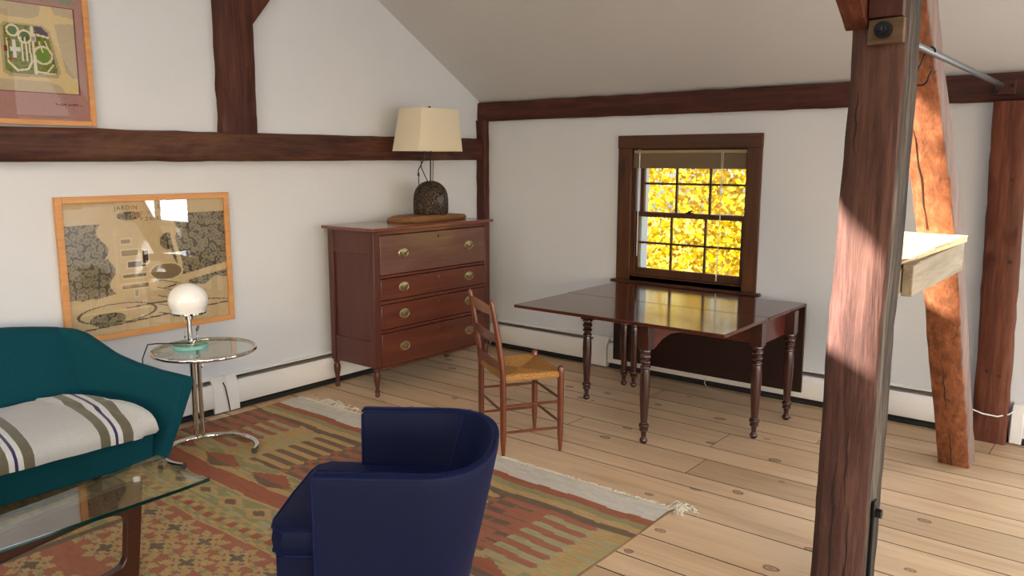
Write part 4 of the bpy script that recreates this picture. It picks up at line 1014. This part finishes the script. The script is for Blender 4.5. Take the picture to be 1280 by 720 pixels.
for k in range(24):
    y = -5.72+2.17*k/23
    yo = min(y, 0)
    rows.append([(.43,y,.325),(SF-.02,y,.325),(SF-.008,y,.335),(SF-.01,y,.358),(SF-.035,y,.383),(SF-.10,y,.400),(.70,y,.420),(.50,y,.425),(.43,y,.41)])
m.loft(rows); sb(m, 'seat_cushion', M['teal'], bev=.008, ang=60)
for x in (.22,.86):
    for y in (-5.6,-3.72):
        m = MB(); m.lathe([(.012,.0095),(.014,.02),(.022,.15)], (x,y), 14); sb(m, 'leg', M['walnut'])
# blanket
m = MB()
def bl_prof(s):                               # s along the depth: 0 back edge .. 1 front hem
    pts_ = [(.455,.432),(.48,.441),(.56,.442),(.70,.437),(.84,.421),(.90,.410),(.945,.393),(.968,.368),(.973,.34),(.970,.312)]
    L_ = np.cumsum([0]+[math.dist(a,b) for a,b in zip(pts_,pts_[1:])]); L_ = L_/L_[-1]
    return float(np.interp(s,L_,[p[0] for p in pts_])), float(np.interp(s,L_,[p[1] for p in pts_]))
NB_, NS = 60, 34; top, bot = [], []
for i in range(NB_+1):
    rt, rb = [], []
    for j in range(NS+1):
        s = j/NS; x, z = bl_prof(s)
        yend = float(np.interp(s,[0,.3,.55,.7,.82,1],[-3.71,-3.63,-3.575,-3.53,-3.50,-3.478]))
        y = -4.48 + (yend+4.48)*i/NB_
        w_ = .004*math.sin(y*14+s*3)*(1-s*.5)+.003*math.sin(y*31+1)
        lift = 0
        if i > NB_-5: lift = .026*math.sin(PI*(i-NB_+5)/7)*max(0,min(1,(s-.5)/.2))
        th = .014+(.012 if i > NB_-8 else 0)
        nx, nz = (0,1) if s < .6 else (min(1,(s-.6)/.25), max(0,1-(s-.6)/.25))
        rt.append((x+nx*(th+w_), y, z+nz*(th+w_)+lift)); rb.append((x+nx*.001, y-.004*(i == NB_), z+nz*.001))
    top.append(rt); bot.append(rb)
R1 = [r_ + b_[::-1] for r_, b_ in zip(top, bot)]
m.loft(R1)
tag(m.build('blanket', M['blanket'], ang=70), 'pale grey wool blanket with olive and navy stripes folded on the sofa seat', 'blanket')

# ------------------------------------------------------------------ coffee table
root = thing('coffee_table', 'low table with pointed-corner glass top on a sculpted walnut frame', 'table', (1.65,-4.4,ZR))
def kb(m, name, mat, parent=None, **k): return m.move((-1.65,4.4,-ZR)).build(name, mat, parent or root, **k)
GZ = .40
def arc(p, q, bulge, n):
    p, q = Vector(p), Vector(q); d_ = q-p; nrm = Vector((-d_.y,d_.x))*bulge
    return [tuple(p.lerp(q,k/n)+nrm*math.sin(PI*k/n)) for k in range(n)]
right = arc((1.872,-3.73),(1.50,-3.722),.10,14)
back_ = arc((1.485,-3.735),(1.47,-5.55),.085,16)
left = arc((1.50,-5.56),(1.872,-5.55),.10,14)
front = arc((1.880,-5.54),(1.880,-3.74),-.006,16)
out_ = right+back_+left+front
m = MB(); m.loft([[(x,y,GZ-.013) for x,y in out_],[(x,y,GZ-.002) for x,y in out_],[(1.68+(x-1.68)*.997,-4.64+(y+4.64)*.999,GZ) for x,y in out_]])
m.b.normal_update()
for f in m.b.faces:
    if abs(f.normal.z) < .8: f.material_index = 1
kb(m, 'glass_top', [M['glass'], M['gedge']], ang=40)
# main walnut frame in the long vertical plane: leg, tapering top rail, foot rail
fo = [(-3.925,.0085),(-3.888,.385),(-3.93,.385),(-4.25,.345),(-4.64,.31),(-5.03,.345),(-5.35,.385),(-5.392,.385),(-5.355,.0085),(-5.42,.0085),(-4.64,.0085),(-3.9,.0085)]
def frame_outer(): return [(-3.93,.0085),(-3.888,.386),(-4.00,.386),(-4.20,.372),(-4.42,.352),(-4.64,.345),(-4.86,.352),(-5.08,.372),(-5.28,.386),(-5.392,.386),(-5.35,.0085)]
inner = [(-3.975,.10),(-3.962,.24),(-3.968,.262),(-3.985,.277),(-4.01,.285),(-4.05,.288),(-4.10,.286),(-4.40,.248),(-4.64,.235),(-4.88,.248),(-5.18,.286),(-5.27,.285),(-5.305,.262),(-5.31,.24),(-5.30,.10),(-5.29,.075),(-5.26,.062),(-5.2,.055),(-4.64,.045),(-4.08,.055),(-4.02,.062),(-3.99,.075)]
def resample(poly, n, c=(-4.64,.2)):
    P_ = [Vector(p) for p in poly]; P_.append(P_[0]); L_ = [0]
    for a, b in zip(P_, P_[1:]): L_.append(L_[-1]+(b-a).length)
    return [(float(np.interp(L_[-1]*k/n, L_, [p.x for p in P_])), float(np.interp(L_[-1]*k/n, L_, [p.y for p in P_]))) for k in range(n)]
# frame as a ring between the two outlines, matched by angle
import bisect
def by_angle(poly, n):
    pts_ = resample(poly, 600); c = (-4.64,.2); an = [(math.atan2((z-c[1])*3.6, y-c[0]), y, z) for y, z in pts_]; an.sort(); res = []
    ks = [a[0] for a in an]
    for k in range(n):
        a = -PI+2*PI*(k+.5)/n; i = bisect.bisect_left(ks, a) % len(an); res.append(an[i][1:])
    return res
NO = 220; o_, i_ = by_angle(frame_outer(), NO), by_angle(inner, NO); hw = .019
m = MB(); m.loft([[(1.65+hw,*o_[k]),(1.65-hw,*o_[k]),(1.65-hw,*i_[k]),(1.65+hw,*i_[k])] for k in range(NO)], closed=True)
kb(m, 'wood_frame', M['walnut'], bev=.004, ang=40)
m = MB(); m.loft([[(x,-4.64-w_,z),(x,-4.64+w_,z),(x,-4.64+w_,z+h_),(x,-4.64-w_,z+h_)] for x, z, h_, w_ in ((1.36,.345,.04,.03),(1.44,.29,.05,.03),(1.60,.25,.06,.03),(1.70,.25,.06,.03),(1.82,.29,.05,.03),(1.86,.345,.04,.03))]); kb(m, 'cross_rail', M['walnut'], bev=.004)
for y in (-3.905,-5.37):
    m = MB(); m.lathe([(.013,.386),(.013,.3995),(.009,.4006)], (1.652,y), 16); kb(m, 'bumper', M['whitew'])

# ------------------------------------------------------------------ navy barrel chair
ang_ = math.atan2(-.59,-.81)
root = thing('barrel_armchair', 'navy blue velvet barrel armchair seen from behind in the foreground', 'chair', (2.628,-3.692,ZR), ang_)
# local frame: +x = the way the chair faces, +y = its left
HW, DEP, TZ_ = .332, .505, .715
def plan(s, ins):
    """U-shaped plan line, s in 0..1 from one arm tip round the back to the other; ins = distance inward"""
    st_ = .27; hw = HW-ins; bd = DEP-st_-ins; arcl = PI*(hw+bd)/2; Lt = 2*st_+arcl; d_ = s*Lt
    if d_ < st_: return (-d_, -hw)
    if d_ > st_+arcl: return (-(Lt-d_), hw)
    a = -PI/2 - PI*(d_-st_)/arcl
    e = .80
    ca, sa = math.cos(a), math.sin(a)
    return (-st_+bd*math.copysign(abs(ca)**e,ca), hw*math.copysign(abs(sa)**e,sa))
NS_ = 72; TK = .055
def lean(s):                                  # the back flares outward toward the top
    return .012+.14*math.sin(PI*s)**2
def tk(s): return TK-.028*math.sin(PI*s)**2
def shell_ring(s):
    p = []; q = tk(s); sl = math.sin(PI*s)**2
    for ins, z in ((lean(s)*1.0, .05),(lean(s)*.62,.27),(lean(s)*.28,.50),(.004,TZ_-.03),(0.006,TZ_-.010),(.012,TZ_-.001),(q*.6,TZ_),(q-.006,TZ_-.004),(q,TZ_-.014),(q+.008+.03*sl,.62),(q+.012+.085*sl,.50),(q+.012+.10*sl,.40),(q+.012+.10*sl,.05)):
        x, y = plan(s, ins); p.append((x, y, z))
    return p
m = MB(); m.loft([shell_ring(k/NS_) for k in range(NS_+1)]); m.build('shell', M['velvet'], root, ang=60)
m = MB()
m.tube([(*plan(k/NS_,.006), TZ_-.006) for k in range(NS_+1)], .0042, 6)
m.tube([(*plan(k/NS_,tk(k/NS_)-.004), TZ_-.004) for k in range(NS_+1)], .0036, 6)
for e in (0,1):
    m.tube([(plan(e,.006)[0]+.002, plan(e,.006+.0)[1]*1, TZ_-.006),(plan(e,TK)[0]+.002, plan(e,TK)[1], TZ_-.004)], .0042, 6)
    rg = shell_ring(e); m.tube([(rg[k][0]+.002,rg[k][1],rg[k][2]) for k in range(0,5)], .0042, 6); m.tube([(rg[k][0]+.002,rg[k][1],rg[k][2]) for k in range(8,12)], .0042, 6)
for s in (.28,.72):
    rg = shell_ring(s); m.tube([rg[k] for k in range(4,12)], .0038, 6)
m.build('piping', M['piping'], root)
def cushion(x0, x1, hw_, z0_, z1_, tx, tw):
    """T-shaped outline, extruded with crowned top"""
    ol = [(x0,-hw_+.03),(x0+.03,-hw_),(tx,-hw_),(tx,-tw),(x1-.05,-tw),(x1-.012,-tw+.03),(x1,-tw+.08),(x1+.004,0),(x1,tw-.08),(x1-.012,tw-.03),(x1-.05,tw),(tx,tw),(tx,hw_),(x0+.03,hw_),(x0,hw_-.03)]
    cx = (x0+x1)/2; m = MB()
    m.loft([[(cx+(x-cx)*s, y*s, z) for x, y in ol] for z, s in ((z0_,.97),(z0_+.012,.995),((z0_+z1_)/2,1.012),(z1_-.016,.995),(z1_-.004,.965),(z1_+.004,.75),(z1_+.008,.4))])
    return m, [(x,y) for x,y in ol]
m, ol = cushion(-.36,.166,HW-TK-.03,.432,.53,.012,HW-.058)
cu = m.build('seat_cushion', M['velvet'], root, bev=.010, seg=3, ang=80)
m = MB(); cx = (-.36+.166)/2
for z in (.444,.518): m.tube([(cx+(x-cx)*1.0, y*1.0, z) for x, y in ol], .0042, 6, closed=True)
m.build('piping', M['piping'], cu)
m = MB(); m.loft([[(x,y,z) for x,y in ((-.36,-HW+TK+.02),(.0,-HW+TK+.01),(.0,-HW+.075),(.14,-HW+.075),(.155,-HW+.11),(.155,HW-.11),(.14,HW-.075),(.0,HW-.075),(.0,HW-TK-.01),(-.36,HW-TK-.02))] for z in (.06,.40,.430)]); m.build('seat_base', M['velvet'], root, bev=.010, seg=3)
for x in (.08,-.36):
    for y in (-.2,.2):
        m = MB(); m.lathe([(.016,0),(.02,.055),(.022,.07)], (x,y), 14); m.build('foot', M['walnut'], root)

# ------------------------------------------------------------------ outdoors
m = MB(); m.box(-40,40,.6,60,-3.2,-3.0); o = m.build('lawn', M['lawn']); struct(o)
root = thing('autumn_tree', 'bright yellow autumn tree outside the window', 'tree', (-.3,5.0,-3.0))
lr = random.Random(77); NL = 42000
vs, fs, tone = [], [], []
for k in range(NL):
    x = lr.uniform(-3.2,3.0); y = lr.uniform(-1.6,1.4); z = lr.uniform(1.4,6.4)
    if math.sin(x*2.1+z*1.7)+math.sin(y*2.3-z*1.1+1)+math.sin(x*3.3+2) < -1.15: continue
    s = lr.uniform(.026,.05); R_ = Euler((lr.uniform(-.9,.9)+PI/2, lr.uniform(-.8,.8), lr.uniform(0,6.28))).to_matrix()
    i0 = len(vs)
    for a, b in ((-1.0,0),(-.35,.75),(.4,.7),(1.15,0),(.4,-.7),(-.35,-.75)):
        vs.append(tuple(R_ @ Vector((a*s, b*s, .12*s*abs(b))) + Vector((x,y,z))))
    fs.append(tuple(range(i0,i0+6))); tone.append(lr.random())
me = bpy.data.meshes.new('foliage'); me.from_pydata(vs, [], fs); a = me.attributes.new('leaf','FLOAT','FACE'); a.data.foreach_set('value', tone); me.materials.append(M['leaf'])
o = bpy.data.objects.new('foliage', me); COL.objects.link(o); o.parent = root; o['kind'] = 'stuff'
m = MB(); m.tube([(0.2,.8,0),(.15,.8,1.5),(0,.7,3.0),(-.2,.6,4.6),(-.3,.5,6.2)], [.17,.15,.12,.08,.04], 10); m.build('trunk', M['bark'], root)
for pts in ([(.1,.75,2.4),(.7,.2,3.4),(1.0,-.2,4.2),(1.6,-.4,4.4)],[(0,.7,3.0),(-.8,.1,3.8),(-1.4,-.4,4.6)],[(-.15,.6,4.2),(.5,.0,4.45),(1.2,-.5,4.4)],[(-.2,.6,4.6),(-1.0,.3,5.2),(-1.8,.2,5.5)]):
    m = MB(); m.tube(pts, [.05,.042,.03,.018][:len(pts)], 8); m.build('branch', M['bark'], root)

# ------------------------------------------------------------------ light
w = bpy.data.worlds.new('World'); S.world = w; w.use_nodes = True
nt = w.node_tree; bg = nt.nodes['Background']; sky = nt.nodes.new('ShaderNodeTexSky'); sky.sky_type = 'NISHITA'; sky.sun_disc = False
sky.sun_elevation = math.radians(24); sky.sun_rotation = math.radians(130); sky.altitude = 100; sky.air_density = 1.0; sky.dust_density = 2.0
nt.links.new(sky.outputs[0], bg.inputs['Color']); bg.inputs['Strength'].default_value = .6
sd = bpy.data.lights.new('sun', 'SUN'); sd.energy = 32.0; sd.angle = math.radians(.6); sd.color = (1,.94,.85)
so = bpy.data.objects.new('sun', sd); COL.objects.link(so)
so.rotation_euler = Vector((.70,.60,-.35)).to_track_quat('-Z','Y').to_euler(); so.location = (-6,-9,8)
def window_light(name, center, direction, sx, sy, rad, col):
    l = bpy.data.lights.new(name, 'AREA'); l.shape = 'RECTANGLE'; l.size = sx; l.size_y = sy; l.energy = rad*PI*sx*sy; l.color = col
    o = bpy.data.objects.new(name, l); COL.objects.link(o); o.location = center
    o.rotation_euler = Vector(direction).to_track_quat('-Z','Y').to_euler(); return o
SKYC = (.93,.97,1.0)
K = 1.0
window_light('daylight_side_window', ((SIDE_WIN[0]+SIDE_WIN[1])/2, .26, (SIDE_WIN[2]+SIDE_WIN[3])/2), (0,-1,0), 1.8, 1.25, 15.0*K, (.84,.92,1))
for i, (a, b, c, d) in enumerate(FW): window_light('added_front_window_lamp', ((a+b)/2, RY-.26, (c+d)/2), (0,1,0), b-a, d-c, .25*K, (.95,.97,1))  # weak area lamps outside the added front windows
for (a, b, c, d) in SK:
    v = (c+d)/2; window_light('daylight_skylight', ((a+b)/2, RY+v*cs-.26*sn, EAVE+v*sn+.26*cs), (0,sn,-cs), b-a, d-c, .6*K, (.95,.97,1))
window_light('daylight_gable_window', (RX+.26, -6.4, 1.28), (-1,0,0), 1.55, 2.4, 1.5*K, (.90,.95,1))
window_light('unseen_gable_opening_lamp', (RX+.26, -1.9, 1.3), (-1,0,0), 1.8, 2.6, 9.5*K, (.62,.80,1))  # lamp at an unseen gable opening, tinted blue to cool the back wall

# ------------------------------------------------------------------ camera
cam = bpy.data.cameras.new('camera'); cam.sensor_width = 36; cam.lens = 1000.14/1280*36; cam.clip_start = .05
co = bpy.data.objects.new('camera', cam); COL.objects.link(co)
co.location = (4.60,-5.27,1.60)
yaw, pit, rol = math.radians(128.8903), math.radians(-9.0378), math.radians(.07395)
fw = Vector((math.cos(pit)*math.cos(yaw), math.cos(pit)*math.sin(yaw), math.sin(pit)))
r0 = Vector((math.sin(yaw), -math.cos(yaw), 0)); u0 = r0.cross(fw)
rt = r0*math.cos(rol)+u0*math.sin(rol); up = -r0*math.sin(rol)+u0*math.cos(rol)
co.rotation_euler = Matrix((rt, up, -fw)).transposed().to_euler()
S.camera = co
vsx = S.view_settings; vsx.view_transform = 'Standard'; vsx.look = 'None'; vsx.gamma = 1; vsx.use_curve_mapping = False; vsx.exposure = 0.14
